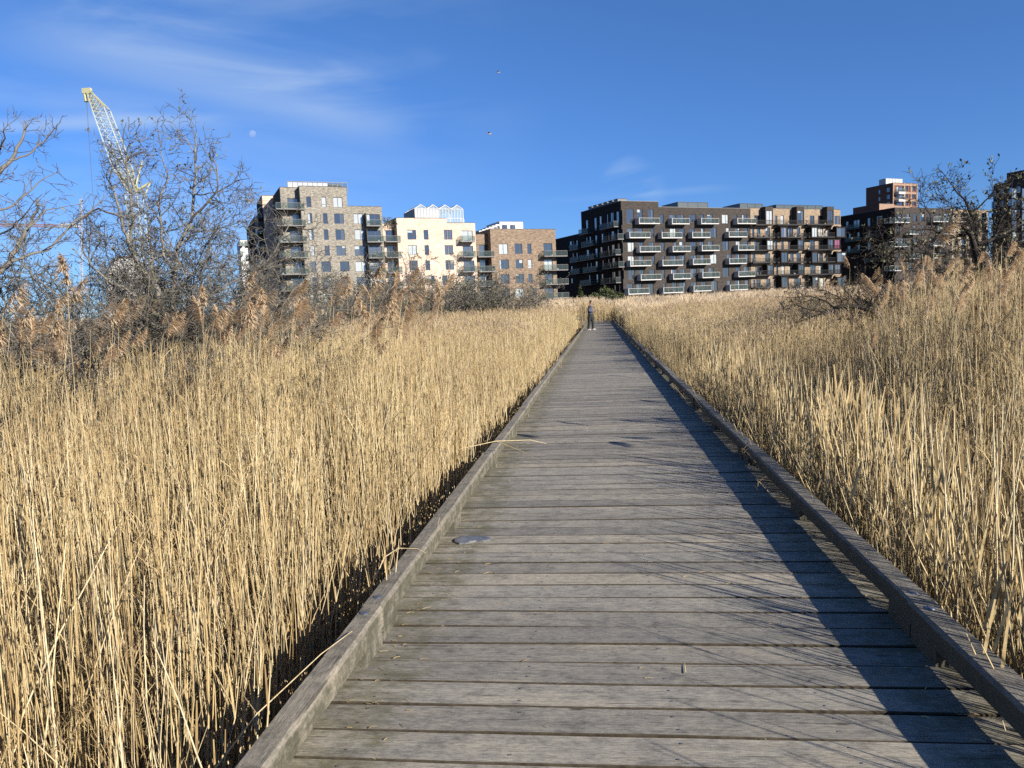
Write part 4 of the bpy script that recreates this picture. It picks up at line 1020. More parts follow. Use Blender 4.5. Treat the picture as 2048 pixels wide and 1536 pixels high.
for r in ((833, 533, 975), (842, 690, 984), (852, 842, 993), (860, 992, 1003), (868, 1110, 1012)):
    x0, x1, z, _ = CB.rectF((r[0], r[1]-10, r[2], r[1]), Z2, -1.5); balcony(CB, x0, x1, z+.22, PF(0), 1.5, 'metal_grey')
# recessed link on its left with balconies
yr = 1.6; lx0 = CB.F(767, 500, yr)[0]; lz = CB.F(780, 447, yr)[1]
ld = [(58,412,180,533),(70,570,190,697),(80,728,200,855),(90,885,210,1000)]; o3 = openings(CB, ld, Z2, yr)
shell(CB, lx0, cx0-.01, yr, 12, lz, o3, [], 'b_cream')
for o in o3: window(CB, o, PF(yr), depth=.13, split=.6)
for r in ((52, 536, 212), (66, 698, 222), (80, 855, 231), (90, 1005, 240)):
    x0, x1, z, _ = CB.rectF((r[0], r[1]-10, r[2], r[1]), Z2, 0.); balcony(CB, x0, x1, z+.22, PF(yr), yr+.2, 'metal_grey')
# greenhouse
def greenhouse(b):
    y0, y1 = 3.0, 11.; m = MB()
    pk = [b.F(760+u/5.12, 380+148/5.12, y0) for u in (420, 543, 663, 783)]; e0 = b.F(760+355/5.12, 380+190/5.12, y0); e1 = b.F(760+848/5.12, 380+190/5.12, y0)
    zb = cl-.3; ze = e0[1]; zp = pk[0][1]; n = 4; w = (e1[0]-e0[0])/n; f = .11
    for k in range(n):
        a, c = e0[0]+k*w, e0[0]+(k+1)*w; mid = (a+c)/2
        for y in (y0, y1):
            m.tube((a, y, ze), (mid, y, zp), f*.8, sides=4); m.tube((mid, y, zp), (c, y, ze), f*.8, sides=4)
        m.tube((mid, y0, zp), (mid, y1, zp), f*.7, sides=4); m.tube((a, y0, ze), (a, y1, ze), f*.7, sides=4)
        for j in range(5):
            y = y0+(y1-y0)*j/4; m.tube((a, y, ze), (mid, y, zp), .05, sides=4); m.tube((mid, y, zp), (c, y, ze), .05, sides=4)
        m.tube((mid, y0, ze), (mid, y0, zp), .05, sides=4)
        for i in range(4): x = a+w*i/4; m.box(x-.04, x+.04, y0-.03, y0+.05, zb, ze)
    m.box(e1[0]-.1, e1[0]+.05, y0-.05, y0+.08, zb, ze); m.box(e1[0]-.1, e1[0]+.05, y1-.05, y1+.08, zb, ze)
    for z in (ze-.06, zb+(ze-zb)*.45, zb): m.box(e0[0], e1[0], y0-.02, y0+.04, z, z+.1)
    for z in (ze-.06, zb+(ze-zb)*.45): m.box(e0[0]+2*w, e1[0], y1-.02, y1+.04, z, z+.1)
    for i in range(9): x = e0[0]+2*w+2*w*i/8; m.box(x-.03, x+.03, y1-.03, y1+.03, zb, ze)
    gh = m.build('greenhouse', MAT['white_wall'], b.root)
    p = MB(); p.quad((e0[0], y0+.06, zb), (e0[0]+2*w, y0+.06, zb), (e0[0]+2*w, y0+.06, ze), (e0[0], y0+.06, ze), 0)
    p.quad((e0[0]+2*w, y0+.06, zb), (e1[0], y0+.06, zb), (e1[0], y0+.06, ze), (e0[0]+2*w, y0+.06, ze), 1)
    for k in range(n):
        a, c = e0[0]+k*w, e0[0]+(k+1)*w; mid = (a+c)/2
        p.quad((a, y0, ze), (a, y1, ze), (mid, y1, zp), (mid, y0, zp), 1); p.quad((c, y0, ze), (c, y1, ze), (mid, y1, zp), (mid, y0, zp), 1)
        p.add([(a, y0+.05, ze), (c, y0+.05, ze), (mid, y0+.05, zp)], [(0, 1, 2)], 1)
    p.box(e0[0], e0[0]+2*w, y0+.2, y1, zb, ze-.05, 2)
    p.build('greenhouse_glazing', [MAT['panel'], MAT['greenglass'], MAT['metal_grey']], gh)
    r = MB(); xa, xb = e1[0]+.2, cx1-2.
    for z in (.5, 1.05): r.box(xa, xb, y0, y0+.05, cl+z, cl+z+.05)
    for i in range(7): x = xa+(xb-xa)*i/6; r.box(x-.03, x+.03, y0, y0+.05, cl-.4, cl+1.05)
    r.build('roof_railing', MAT['metal_pale'], b.root)
greenhouse(CB)
# -- red-brown brick block
BB = Block('apartment_building', 'red-brown brick block between the cream block and the black block', 983, 600, along(983))
bx0, bx1 = BB.F(983, 520)[0], BB.F(1112.7, 520)[0]; bt = BB.F(1045, 458.5)[1]
bw = [(1217,550,1310,658),(1225,713,1320,808),(1232,863,1325,960),(1253,1008,1330,1103),(1380,548,1457,655),(1390,712,1465,805),(1395,858,1473,955),(1385,1008,1477,1103),
 (1508,550,1550,655),(1515,710,1557,803),(1520,858,1560,950),(1565,1003,1605,1100)]
bd = [(1675,545,1765,678),(1682,710,1768,822),(1686,855,1773,968),(1692,1000,1780,1110)]
o1, o2 = openings(BB, bw, Z2), openings(BB, bd, Z2)
shell(BB, bx0, bx1, 0, 13, bt, o1+o2, [], 'b_brown')
for o in o1: window(BB, o, PF(0))
for o in o2: window(BB, o, PF(0), depth=.13, split=.5)
for r in ((1685, 682, 1920), (1693, 825, 1927), (1700, 970, 1933), (1706, 1112, 1938)):
    x0, x1, z, _ = BB.rectF((r[0], r[1]-10, r[2], r[1]), Z2, -1.7); balcony(BB, x0, x1, z+.22, PF(0), 1.7, 'metal_grey')
    m = MB(); m.box(x1-.06, x1, -.01, 2.6, z, z+.22) if False else None
rx0 = BB.F(954, 520, yr)[0]; rz_ = BB.F(970, 469, yr)[1]
rd = [(1015,560,1110,685),(1022,715,1120,840),(1030,870,1128,990),(1036,1020,1135,1110)]; o3 = openings(BB, rd, Z2, yr)
shell(BB, rx0, bx0-.01, yr, 12, rz_, o3, [], 'b_brown', left=False)
for o in o3: window(BB, o, PF(yr), depth=.13, split=.5)
for r in ((1005, 690, 1170), (1015, 842, 1182), (1023, 993, 1192), (1030, 1110, 1200)):
    x0, x1, z, _ = BB.rectF((r[0], r[1]-10, r[2], r[1]), Z2, 0.); balcony(BB, x0, x1, z+.22, PF(yr), yr+.2, 'metal_grey')

# -- black / dark brown brick block
DB = Block('apartment_building', 'dark brown brick block with staggered pale balconies and a black shaded side', 1247.5, 600, 155.0)
dx0, dxm, dx1 = 0., DB.F(1318.5, 480)[0], DB.F(1501.7, 500)[0]; dt, dl = DB.F(1280, 402.8)[1], DB.F(1410, 415.8)[1]
dB = {}
rowsA = [(1035,1290,418),(918,1173,592),(1045,1300,765),(928,1185,938),(1058,1308,1110),(905,1160,1283)]
rowsB = [(1440,1655,422),(1315,1565,594),(1450,1668,762),(1325,1575,933),(1455,1672,1098),(1335,1580,1268)]
rowsC = [(1800,2017,420),(1690,1910,590),(1808,2022,750),(1699,1917,918),(1815,2027,1081),(1707,1922,1247)]
rowsD = [(2244,2472,418),(2139,2365,582),(2252,2454,744),(2145,2357,909),(2257,2462,1067),(2152,2372,1233)]
dwin = [(880,232,970,415),(1010,235,1078,408),(1143,235,1210,408),(1295,300,1338,415),
 (890,470,968,582),(1015,468,1080,582),(1185,468,1220,588),
 (895,640,975,760),(1025,640,1087,755),(1157,640,1218,755),(1308,643,1347,755),
 (897,810,975,928),(1030,810,1090,928),(1190,808,1228,922),
 (903,980,982,1100),(1035,980,1095,1100),(1163,975,1228,1100),(1312,978,1352,1090),
 (885,1150,960,1272),(1003,1150,1070,1272),(1140,1150,1210,1272), (885,1325,965,1400),(1140,1320,1205,1400),
 (1408,303,1490,412),(1515,303,1585,412),(1655,300,1735,400),(1308,475,1335,590),(1413,470,1487,585),(1525,470,1592,582),(1463,640,1500,752),(1530,635,1592,752),(1660,635,1740,748),
 (1318,808,1350,920),(1420,805,1492,922),(1530,800,1600,922),(1430,975,1505,1088),(1537,970,1600,1088),(1665,965,1745,1078),(1328,1145,1360,1258),(1440,1135,1500,1258),(1530,1135,1610,1258),
 (1790,300,1832,412),(1872,300,1937,412),(2052,300,2130,412),(1800,470,1838,582),(1655,470,1715,582),(1907,465,1985,580),(1778,632,1830,742),(1882,630,1942,742),(2059,627,2135,740),
 (1665,800,1740,908),(1790,797,1835,908),(1907,790,1990,905),(1785,962,1840,1072),(1888,955,1950,1072),(2064,952,2140,1065),(1675,1130,1740,1237),(1795,1127,1860,1237),(1922,1117,1998,1235),
 (2212,300,2242,408),(2302,303,2362,408),(2102,465,2142,515),(2212,470,2272,572),(2332,465,2372,578),(2224,627,2275,735),(2312,625,2370,735),(2112,787,2170,900),(2217,785,2277,898),(2336,785,2378,895),
 (2226,947,2280,1058),(2320,942,2380,1058),(2117,1110,2160,1222),(2217,1108,2278,1222),(2336,1105,2380,1215)]
od = [DB.rectF(r, Z3) for r in dwin]
def clean(ops):     # keep openings apart
    out = []
    for o in sorted(ops, key=lambda q: (q[0], q[2])):
        if all(o[1] < p[0]-.05 or o[0] > p[1]+.05 or o[3] < p[2]-.05 or o[2] > p[3]+.05 for p in out): out.append(o)
    return out
od = clean(od)
# side openings (left face, in shade)
sw = [(815,245,826,425),(745,262,785,430),(675,275,718,400),(628,295,650,410),(540,320,570,440),(475,340,510,500),(370,370,405,480),
 (820,475,832,610),(760,480,780,600),(685,505,725,610),(640,515,655,600),(565,535,592,650),(485,555,515,660),(415,570,440,660),(375,580,395,660),(305,600,340,680),
 (820,650,832,770),(762,655,795,775),(690,670,730,780),(640,685,662,780),(550,700,580,790),(487,715,520,830),(380,735,415,820),(310,750,340,830),
 (825,820,836,940),(765,825,795,920),(695,835,735,930),(645,845,665,930),(575,860,595,950),(490,875,520,960),(430,890,448,960),(385,895,402,960),
 (832,985,844,1090),(770,990,805,1110),(695,1005,740,1110),(565,1030,590,1120),(500,1035,528,1140),(410,1045,430,1130),(345,1060,370,1130),
 (780,1160,800,1240),(720,1170,745,1240),(255,615,275,700),(215,625,230,690),(172,630,205,690),(210,775,228,850),(255,770,275,850),(190,935,212,1000),(190,1085,215,1150)]
osd = clean([DB.rectS(r, Z3) for r in sw])
yA = DB.S(1164.5, 500)[0]; yB = DB.S(1100, 530)[0]
zA = DB.S(1164.8, 428.5)[1]; zB = DB.S(1150, 470)[1]
o_near = [o for o in osd if o[1] < yA-.1]; o_far = [o for o in osd if o[0] > yA+.1]
shell(DB, 0, dxm, 0, yA, dt, [o for o in od if o[1] < dxm], o_near, 'b_dark', sidemat='b_black_shade', cop='metal_grey')  # left wall is a darker brick copy, its shade painted in
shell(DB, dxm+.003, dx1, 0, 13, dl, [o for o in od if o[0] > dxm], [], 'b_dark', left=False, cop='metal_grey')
shell(DB, 0, 12, yA+.003, yB, zB, [], o_far, 'b_black_shade', sidemat='b_black_shade')
for o in od: window(DB, o, PF(0), split=(.6 if o[1]-o[0] > 1.1 else 0))
for o in osd: window(DB, o, PS(0), kind='white' if random.random() < .3 else None)
for rows in (rowsA, rowsB, rowsC, rowsD):
    for a, b_, v in rows:
        x0, x1, z, _ = DB.rectF((a, v-8, b_, v), Z3, -1.55); balcony(DB, x0, x1, z+.22, PF(0), 1.55, 'metal_pale', side='l')
for (u0, u1, v) in ((545, 725, 470), (590, 775, 622), (550, 748, 812), (580, 785, 960), (562, 752, 1148), (290, 402, 542), (322, 470, 692), (300, 482, 858), (340, 510, 1008), (310, 445, 1170), (172, 280, 735), (182, 292, 885), (190, 300, 1030)):
    a, b_, z, _ = DB.rectS((u0, v-16, u1, v-6), Z3, -1.4)
    if b_-a > 9: b_ = a+9
    balcony(DB, a, b_, z, PS(0), 1.4, 'metal_grey', clutter=False)
# roof structures
def roofbox(b, r, z, y0, y1, mat, zb, top=None, name='roof_housing'):
    x0, x1, _, z1 = b.rectF(r, z, y0); m = MB(); n = max(2, int((x1-x0)/2.2)); m.box(x0, x1, y0, y1, zb, z1)
    for i in range(n+1): x = x0+(x1-x0)*i/n; m.box(x-.05, x+.05, y0-.04, y0-.003, zb, z1+.02, 1)
    m.box(x0-.05, x1+.05, y0-.05, y1+.05, z1+.003, z1+.1, 1); return m.build(name, [MAT[mat], MAT['metal_dark']], b.root)
roofbox(DB, (1510, 155, 1878, 205), Z3, 4, 10, 'roof_glass', dl-.5); roofbox(DB, (490, 172, 770, 210), Z4, 4, 10, 'roof_glass', dl-.5)
for k in range(6):
    y0 = yA*(.18+.13*k); m = MB(); m.box(1.2, 3.4, y0, y0+yA*.09, dt-.5, dt+.9, 0); m.box(1.1, 3.5, y0-.05, y0+yA*.09+.05, dt+.902, dt+1., 1); m.build('roof_housing', [MAT['metal_grey'], MAT['metal_dark']], DB.root)

# -- tan brick balcony block
TB = Block('apartment_building', 'tan brick block with black balconies and projecting dark window bays', 1502.5, 600, 1.0)
_d = ray(1502.5, 600); _t = (DB.o-Vector((0, 0, CAM_H))).dot(NV)/_d.dot(NV); TB.o = Vector((0, 0, CAM_H))+_d*_t; TB.o.z = -1.; TB.root.location = TB.o
tx1 = TB.F(1681, 500)[0]; tt = TB.F(1600, 418)[1]
tw = [(665,312,740,420),(920,315,950,420),(990,312,1030,420),(1095,312,1150,420),(1350,315,1405,420),(1450,315,1505,420),(1652,318,1718,424),
 (640,470,668,575),(700,475,740,575),(805,460,860,575),(1090,465,1145,572),(1190,460,1230,572),(1460,460,1510,572),(1545,468,1600,570),
 (668,628,745,735),(920,625,950,735),(998,628,1028,735),(1080,625,1148,735),(1352,615,1410,728),(1455,620,1500,728),
 (645,787,680,890),(800,775,860,890),(1108,775,1150,885),(1185,770,1240,885),(1462,778,1510,880),(1545,775,1600,880),
 (678,945,750,1050),(935,935,960,1040),(1005,930,1040,1035),(1090,925,1150,1035),(1355,920,1420,1030),(1465,920,1515,1030),
 (648,1105,680,1205),(690,1100,745,1205),(810,1090,865,1200),(1160,1085,1240,1190),(1480,1080,1520,1180)]
ot = clean([TB.rectF(r, Z4) for r in tw]); shell(TB, .01, tx1, 0, 13, tt, ot, [], 'b_tan', left=False)
for o in ot: window(TB, o, PF(0), split=(.5 if o[1]-o[0] > 1.2 else 0))
def bay(b, r, z, dep, kind=None, mat='b_black_shade', tall=False):
    x0, x1, z0, z1 = b.rectF(r, z, -dep); m = MB(); wd = [(x0+.25, x1-.12, z0+.25, z1-(.9 if tall else .22))]
    holes(m, x0, x1, z0, z1, wd, PF(-dep), .12)
    m.quad((x0, -dep, z0), (x0, -.01, z0), (x0, -.01, z1), (x0, -dep, z1)); m.quad((x1, -dep, z0), (x1, -.01, z0), (x1, -.01, z1), (x1, -dep, z1))
    m.quad((x0, -dep, z1), (x1, -dep, z1), (x1, -.01, z1), (x0, -.01, z1)); m.quad((x0, -dep, z0), (x1, -dep, z0), (x1, -.01, z0), (x0, -.01, z0))
    m.build('window_bay', MAT[mat], b.root); window(b, wd[0], PF(-dep), kind=kind, split=.55)
for r in ((805, 203, 897, 435), (1190, 203, 1280, 425), (1562, 203, 1645, 425)): bay(TB, r, Z4, 1.5, 'white' if r[0] == 805 else None, 'b_dark', True)
for k, dv in enumerate((0, 307, 612)):
    for r in ((990, 450, 1082, 592), (1370, 450, 1448, 590), (1675, 452, 1795, 585)): bay(TB, (r[0]+5*k, r[1]+dv, r[2]+5*k, r[3]+dv), Z4, 1.7)
for k, dv in enumerate((0, 305)):
    for r in ((820, 608, 906, 748), (1200, 605, 1282, 742), (1570, 600, 1645, 730)): bay(TB, (r[0]+5*k, r[1]+dv, r[2]+5*k, r[3]+dv), Z4, 1.5)
    bay(TB, (1647+5*k, 600+dv, 1728+5*k, 732+dv), Z4, 1.52, 'pink' if k == 0 else None)
for dv, S_ in ((0, ((690, 895, 432), (958, 1277, 432), (1325, 1645, 430))), (157, ((672, 925, 432), (955, 1310, 430), (1340, 1800, 426))), (310, ((655, 900, 435), (970, 1280, 432), (1330, 1735, 428))),
               (462, ((655, 930, 435), (960, 1310, 432), (1345, 1805, 426))), (615, ((670, 905, 437), (975, 1285, 432), (1335, 1735, 426))), (765, ((690, 930, 437), (1000, 1310, 432)))):
    for a, b_, v in S_:
        x0, x1, z, _ = TB.rectF((a, v-10+dv, b_, v+dv), Z4, -1.5); balcony(TB, x0, x1, z+.2, PF(0), 1.46, 'metal_black', 'bars', .95, .24)
for k, (u, v) in enumerate(((1610, 430), (1612, 738), (1615, 1035))):   # pale rounded corner hoods
    x0, x1, z0, z1 = TB.rectF((u, v, u+120, v+70), Z4, -1.5); m = MB(); ns = 6
    for i in range(ns):
        a, c = math.pi/2*i/ns, math.pi/2*(i+1)/ns; Rr = 1.0; th = .28
        P_ = lambda t, rr: (x0+1.0-rr*math.cos(t), z1-1.0+rr*math.sin(t)-0.0)
        q = [P_(a, Rr), P_(c, Rr), P_(c, Rr-th), P_(a, Rr-th)]
        m.add([(x, y, z) for y in (-1.6, -.01) for x, z in q], [(0,1,2,3),(4,7,6,5),(0,4,5,1),(2,6,7,3)])
    m.box(x0+1.0, x1, -1.6, -.01, z1-.28, z1); m.build('balcony_hood', MAT['b_tan'], TB.root)
roofbox(TB, (935, 190, 1510, 228), Z4, 4, 10, 'roof_glass', tt-.5)

# -- dark block further right
RB = Block('apartment_building', 'dark block with white-edged balconies behind the right-hand tree', 1788.7, 600, 182.)
rx1, rx2 = RB.F(1660+1070/4.389, 500)[0], RB.F(1660+1395/4.389, 500)[0]; rt_ = RB.F(1850, 416.8)[1]; rt2 = RB.F(1930, 419)[1]; ry = RB.S(1681, 500)[0]
rw = [(588,425,628,498),(675,425,702,498),(735,425,762,498),(790,425,830,498),(865,425,885,498),(940,428,965,498),(1005,425,1045,498),
 (588,532,612,605),(735,532,758,605),(805,530,830,600),(950,530,985,600),(588,643,650,715),(735,645,760,712),(880,640,905,708),(950,640,985,705),
 (588,750,612,820),(735,750,765,815),(805,745,830,815),(960,745,985,812),(588,850,640,920),(680,850,720,920)]
orr = clean([RB.rectF(r, Z5) for r in rw]); shell(RB, 0, rx1, 0, max(12, ry), rt_, orr, clean([RB.rectS(r, Z5) for r in ((135,495,160,545),(203,483,258,550),(325,465,352,540),(405,447,460,520),(160,600,180,650),(235,590,258,645),(325,570,352,640),(150,710,178,760),(238,700,262,750),(325,680,352,745))]), 'b_dark', sidemat='b_black_shade')  # left wall in darker brick, shade put into the colour
for o in orr: window(RB, o, PF(0))
for o in clean([RB.rectS(r, Z5) for r in ((135,495,160,545),(203,483,258,550),(325,465,352,540),(405,447,460,520),(160,600,180,650),(235,590,258,645),(325,570,352,640),(150,710,178,760),(238,700,262,750),(325,680,352,745))]): window(RB, o, PS(0), 'white' if random.random() < .3 else None)
orw = clean([RB.rectF((1090+i*62, 430+j*106, 1125+i*62, 495+j*106), Z5, .5) for i in range(5) for j in range(5)])
shell(RB, rx1+.003, rx2, .5, 12, rt2, orw, [], 'b_tan', left=False)
for o in orw: window(RB, o, PF(.5))
for a, b_, v in ((570,702,507),(910,1042,500),(1080,1200,500),(1250,1390,500),(700,782,610),(985,1062,610),(570,702,720),(915,1010,712),(700,790,824),(860,950,820),(570,640,930)):
    x0, x1, z, _ = RB.rectF((a, v-8, b_, v), Z5, -1.5); balcony(RB, x0, x1, z+.2, PF(0), 1.5, 'metal_pale')
for v in (510, 718, 930): 
    a, b_, z, _ = RB.rectS((475, v-18, 562, v-8), Z5, -1.5); balcony(RB, max(.1, a), min(b_, 12), z, PS(0), 1.5, 'metal_pale')
for (u0, u1, v) in ((140, 262, 560), (130, 262, 668), (300, 440, 640), (135, 262, 770), (300, 440, 850)):
    a, b_, z, _ = RB.rectS((u0, v-10, u1, v), Z5, -1.3); balcony(RB, a, b_, z, PS(0), 1.3, 'metal_dark', clutter=False)
# -- brick tower behind it
TW = Block('tower_block', 'red brick tower with pale frame and penthouse box rising behind the right dark block', 1660+551/4.389, 600, 290., 'tower')
wx1 = TW.F(1660+764/4.389, 400)[0]; wt = TW.F(1810, 366.5)[1]; wy = TW.S(1732, 400)[0]
tow = [TW.rectF((r[0], r[1]+k*63, r[2], r[3]+k*63), Z5) for k in range(5) for r in ((585, 190, 640, 232), (658, 185, 684, 228), (720, 185, 745, 228))]
tos = clean([TW.rectS((r[0], r[1]+k*63, r[2], r[3]+k*63), Z5) for k in range(5) for r in ((422, 218, 440, 255), (494, 198, 524, 238))])
shell(TW, 0, wx1, 0, wy, wt, tow, tos, 'b_red', sidemat='b_red', cop='metal_dark')
for o in tow: window(TW, o, PF(0))
for o in tos: window(TW, o, PS(0))
m = MB()
for v in (163, 236, 299, 362):
    z = TW.F(1800, 330+v/4.389)[1]; m.box(0, wx1, -.25, -.003, z-.8, z)
for u in (553, 648, 706, 758):
    x = TW.F(1660+u/4.389, 400)[0]; m.box(x-.35, x+.35, -.28, -.253, 8, wt)
m.build('facade_band', MAT['b_pink'], TW.root)
for v in (236, 302): x0, x1, z, _ = TW.rectF((605, v-12, 662, v), Z5, -2.); balcony(TW, x0, x1, z+.1, PF(0), 2., 'metal_pale', clutter=False, th=.9)
py = TW.S(1660+484/4.389, 370)[0]; py2 = TW.S(1660+424/4.389, 370)[0]; x0, x1, _, z1 = TW.rectF((484, 120, 636, 160), Z5, py); x0 = max(x0, .4); m = MB(); m.box(x0, x1, py, py2, wt-.5, z1)
for i in range(1, 5): m.box(x0+(x1-x0)*i/5-.1, x0+(x1-x0)*i/5+.1, py-.1, py-.003, wt-.5, z1)
m.build('penthouse', MAT['metal_pale'], TW.root)
LB = Block('apartment_building', 'low red brick wing with pale end wall below the brick tower', 1660+430/4.389, 600, 250.)
lx1 = LB.F(1660+560/4.389, 420)[0]; lt = LB.F(1760, 407.5)[1]; ly = LB.S(1706, 430)[0]
shell(LB, 0, lx1, 0, ly, lt, [], [], 'b_pink', sidemat='b_red')
# -- dark block at the far right edge
EB = Block('apartment_building', 'dark brown block rising above the scrub at the right edge', 2082, 600, 190.)
e_t = EB.F(2085, 352)[1]; ey = EB.S(1985, 480)[0]; ops = clean([EB.rectF((1600+i*90, 205+j*95, 1642+i*90, 290+j*95), Z5) for i in range(3) for j in range(5)])
eos = [(1.5+i*ey/6, 2.6+i*ey/6, e_t-3.2-3*j, e_t-1.4-3*j) for i in range(6) for j in range(6)]
shell(EB, 0, 26, 0, ey, e_t, ops, eos, 'b_dark', sidemat='b_dark')
for o in ops: window(EB, o, PF(0))
for o in eos: window(EB, o, PS(0))
m = MB(); m.box(1., 25, ey*.12, ey*.78, e_t-.4, e_t+2.6); m.build('roof_housing', MAT['b_dark'], EB.root)
# -- distant pale buildings
WS = Block('apartment_building', 'distant white stepped building seen over the red-brown block', 960, 600, 255.)
x0, x1, _, z1 = WS.rectF((1225, 325, 1465, 400), Z2); ops = [(x0+.8+i*3.1, x0+2.8+i*3.1, z1-2.6-3*j, z1-1.1-3*j) for i in range(11) for j in range(4) if x0+3+i*3.1 < x1]
shell(WS, x0, x1, 0, 12, z1, ops, [], 'white_wall')
for o in ops: window(WS, o, PF(0))
for k in range(6):
    a, _, _, zz = WS.rectF((1025+k*34, 415-k*13, 1060, 460), Z2); c = WS.rectF((1025+(k+1)*34, 400, 1060, 460), Z2)[0]
    m = MB(); m.box(a, c-.02, .5+k*.01, 10, 0, zz-.6); m.build('stepped_terrace', MAT['metal_grey'], WS.root); m = MB(); m.box(a-.3, c+.3, .1, 10.2, zz-.598, zz); m.build('terrace_slab', MAT['white_wall'], WS.root)
WL = Block('apartment_building', 'white building with dark balcony gaps at the left of the grey block', 481, 600, 215.)
x0, x1, _, z1 = WL.rectF((0, 768, 190, 900), Z1); ops = clean([WL.rectF((92, 770+k*105, 160, 830+k*105), Z1) for k in range(7)])
shell(WL, x0, x1+4, 0, 12, z1, ops, [], 'white_wall')
for o in ops: window(WL, o, PF(0), depth=.14)
for k in range(6): a, b_, z, _ = WL.rectF((-30, 800+k*105, 30, 830+k*105), Z1); balcony(WL, a, b_, z, PF(0), 1.4, 'metal_grey', clutter=False)
WH = Block('house', 'pale gabled house glimpsed through the branches of the many-stemmed tree', 215, 640, 120., 'house')
a, b_ = WH.F(215, 580)[0], WH.F(300, 580)[0]; z1 = WH.F(255, 548)[1]; zp = WH.F(255, 516)[1]
ops = [(a+(b_-a)*f-.6, a+(b_-a)*f+.6, z1-2.4, z1-.8) for f in (.2, .45, .7)]; m = MB(); holes(m, a, b_, 0, z1, ops, PF(0))
m.box(a, b_, .3, 8, 0, z1, skip=('f',)); mid = (a+b_)/2
m.add([(a, 0, z1), (b_, 0, z1), (mid+1.5, 0, zp-.05), (mid-1.5, 0, zp-.05)], [(0, 1, 2, 3)]); m.build('wall', MAT['pale_wall'], WH.root)
m = MB()
for s_, e in (((a-.3, z1-.2), (mid-1.4, zp)), ((mid+1.4, zp), (b_+.3, z1-.2)), ((mid-1.4, zp), (mid+1.4, zp))):
    m.add([(s_[0], -.3, s_[1]+.06), (e[0], -.3, e[1]+.06), (e[0], 8.2, e[1]+.06), (s_[0], 8.2, s_[1]+.06), (s_[0], -.3, s_[1]+.3), (e[0], -.3, e[1]+.3), (e[0], 8.2, e[1]+.3), (s_[0], 8.2, s_[1]+.3)], [(0,3,2,1),(4,5,6,7),(0,1,5,4),(1,2,6,5),(2,3,7,6),(3,0,4,7)])
m.build('roof', MAT['roof_felt'], WH.root)
for o in ops: window(WH, o, PF(0))
# roof garden bush on the grey block
p = at(778, 440, 143); 
o = thicket('roof_shrub', 'brown shrub on the roof at the right end of the grey block', 'shrub', p.x, p.y, .8, .8, 2.6, 14, level=1, dens=3, L0=.8, minr=.02, leafp=.9, leafsize=.25); o.location.z = p.z-1.6

# ---------------------------------------------------------------- cranes
def lattice(m, P, Q, w0, w1, n, r, side, mat=0):
    P, Q = Vector(P), Vector(Q); d = (Q-P).normalized(); a = (side-d*side.dot(d)).normalized(); b = d.cross(a)
    def ring(t):
        c = P.lerp(Q, t); w = (w0+(w1-w0)*t)/2; return [c+a*w*sx+b*w*sy for sx, sy in ((-1,-1),(1,-1),(1,1),(-1,1))]
    R_ = [ring(i/n) for i in range(n+1)]
    for A, B in zip(R_[:-1], R_[1:]):
        for k in range(4):
            m.tube(A[k], B[k], r, sides=4, mat=mat); m.tube(A[k], B[(k+1)%4], r*.5, sides=3, mat=mat, cap=False); m.tube(A[(k+1)%4], B[(k+1)%4].lerp(B[k], 1.), r*.4, sides=3, mat=mat, cap=False)
            m.tube(A[k], A[(k+1)%4], r*.5, sides=3, mat=mat, cap=False)
def crane():
    D = 180.; tip = at(178, 184, D); k1 = at(203, 222, D); k2 = at(243, 330, D); root_p = at(268, 385, D); foot = at(292, 640, D)
    e = empty('lattice_crane', (foot.x, foot.y, GZ)); tag(e, 'tall pale yellow lattice boom crane rising behind the many-stemmed tree', 'crane')
    L = lambda p: p-Vector((foot.x, foot.y, GZ)); sd = rt
    m = MB(); lattice(m, L(k1), L(tip), 2.9, .8, 5, .13, sd, 1); lattice(m, L(k2), L(k1), 3.3, 2.9, 9, .13, sd, 0); lattice(m, L(root_p), L(k2), 1.6, 3.3, 5, .16, sd, 1)
    m.build('boom', [MAT['ywhite'], MAT['yellow']], e)
    m = MB(); lattice(m, Vector((0, 0, 0)), L(root_p), 3.4, 2.8, 22, .14, sd); m.build('mast', MAT['ywhite'], e)
    m = MB(); h = L(tip); m.box(h.x-1.6, h.x+.6, h.y-.4, h.y+.4, h.z-.3, h.z+.9); m.tube(h+Vector((-1.2, 0, 0)), h+Vector((-.9, 0, -2.2)), .35, .5, 8); m.build('boom_head', MAT['yellow'], e)
    m = MB(); q = L(at(197, 560, D)); m.tube(h+Vector((-.8, 0, -.3)), q, .05, sides=4)
    g = L(at(300, 365, D)); m.tube(h+Vector((.4, 0, .6)), g, .06, sides=4); m.build('cable', MAT['metal_grey'], e)
    m = MB(); m.tube(L(root_p), g, .35, .25, 6); m.tube(g, L(at(288, 395, D)), .2, sides=6); m.tube(L(root_p), L(at(285, 320, D)), .2, sides=6); m.build('strut', MAT['yellow'], e)
crane()
def crane2():
    D = 420.; a, b, top, foot = at(-60, 449, D), at(118, 452, D), at(162, 398, D), at(163, 660, D)
    e = empty('tower_crane', (foot.x, foot.y, GZ)); tag(e, 'thin distant tower crane with a faded red jib at the left', 'crane'); L = lambda p: p-Vector((foot.x, foot.y, GZ))
    m = MB(); lattice(m, L(a), L(b), 1.3, 1.3, 24, .15, rt); lattice(m, L(b), L(at(163, 451, D)), 1.6, 1.6, 6, .22, rt, 1); m.build('jib', [MAT['redp'], MAT['white_wall']], e)
    m = MB(); lattice(m, Vector((0, 0, 0)), L(top), 1.2, .9, 26, .08, rt); m.build('mast', MAT['metal_pale'], e)
crane2()

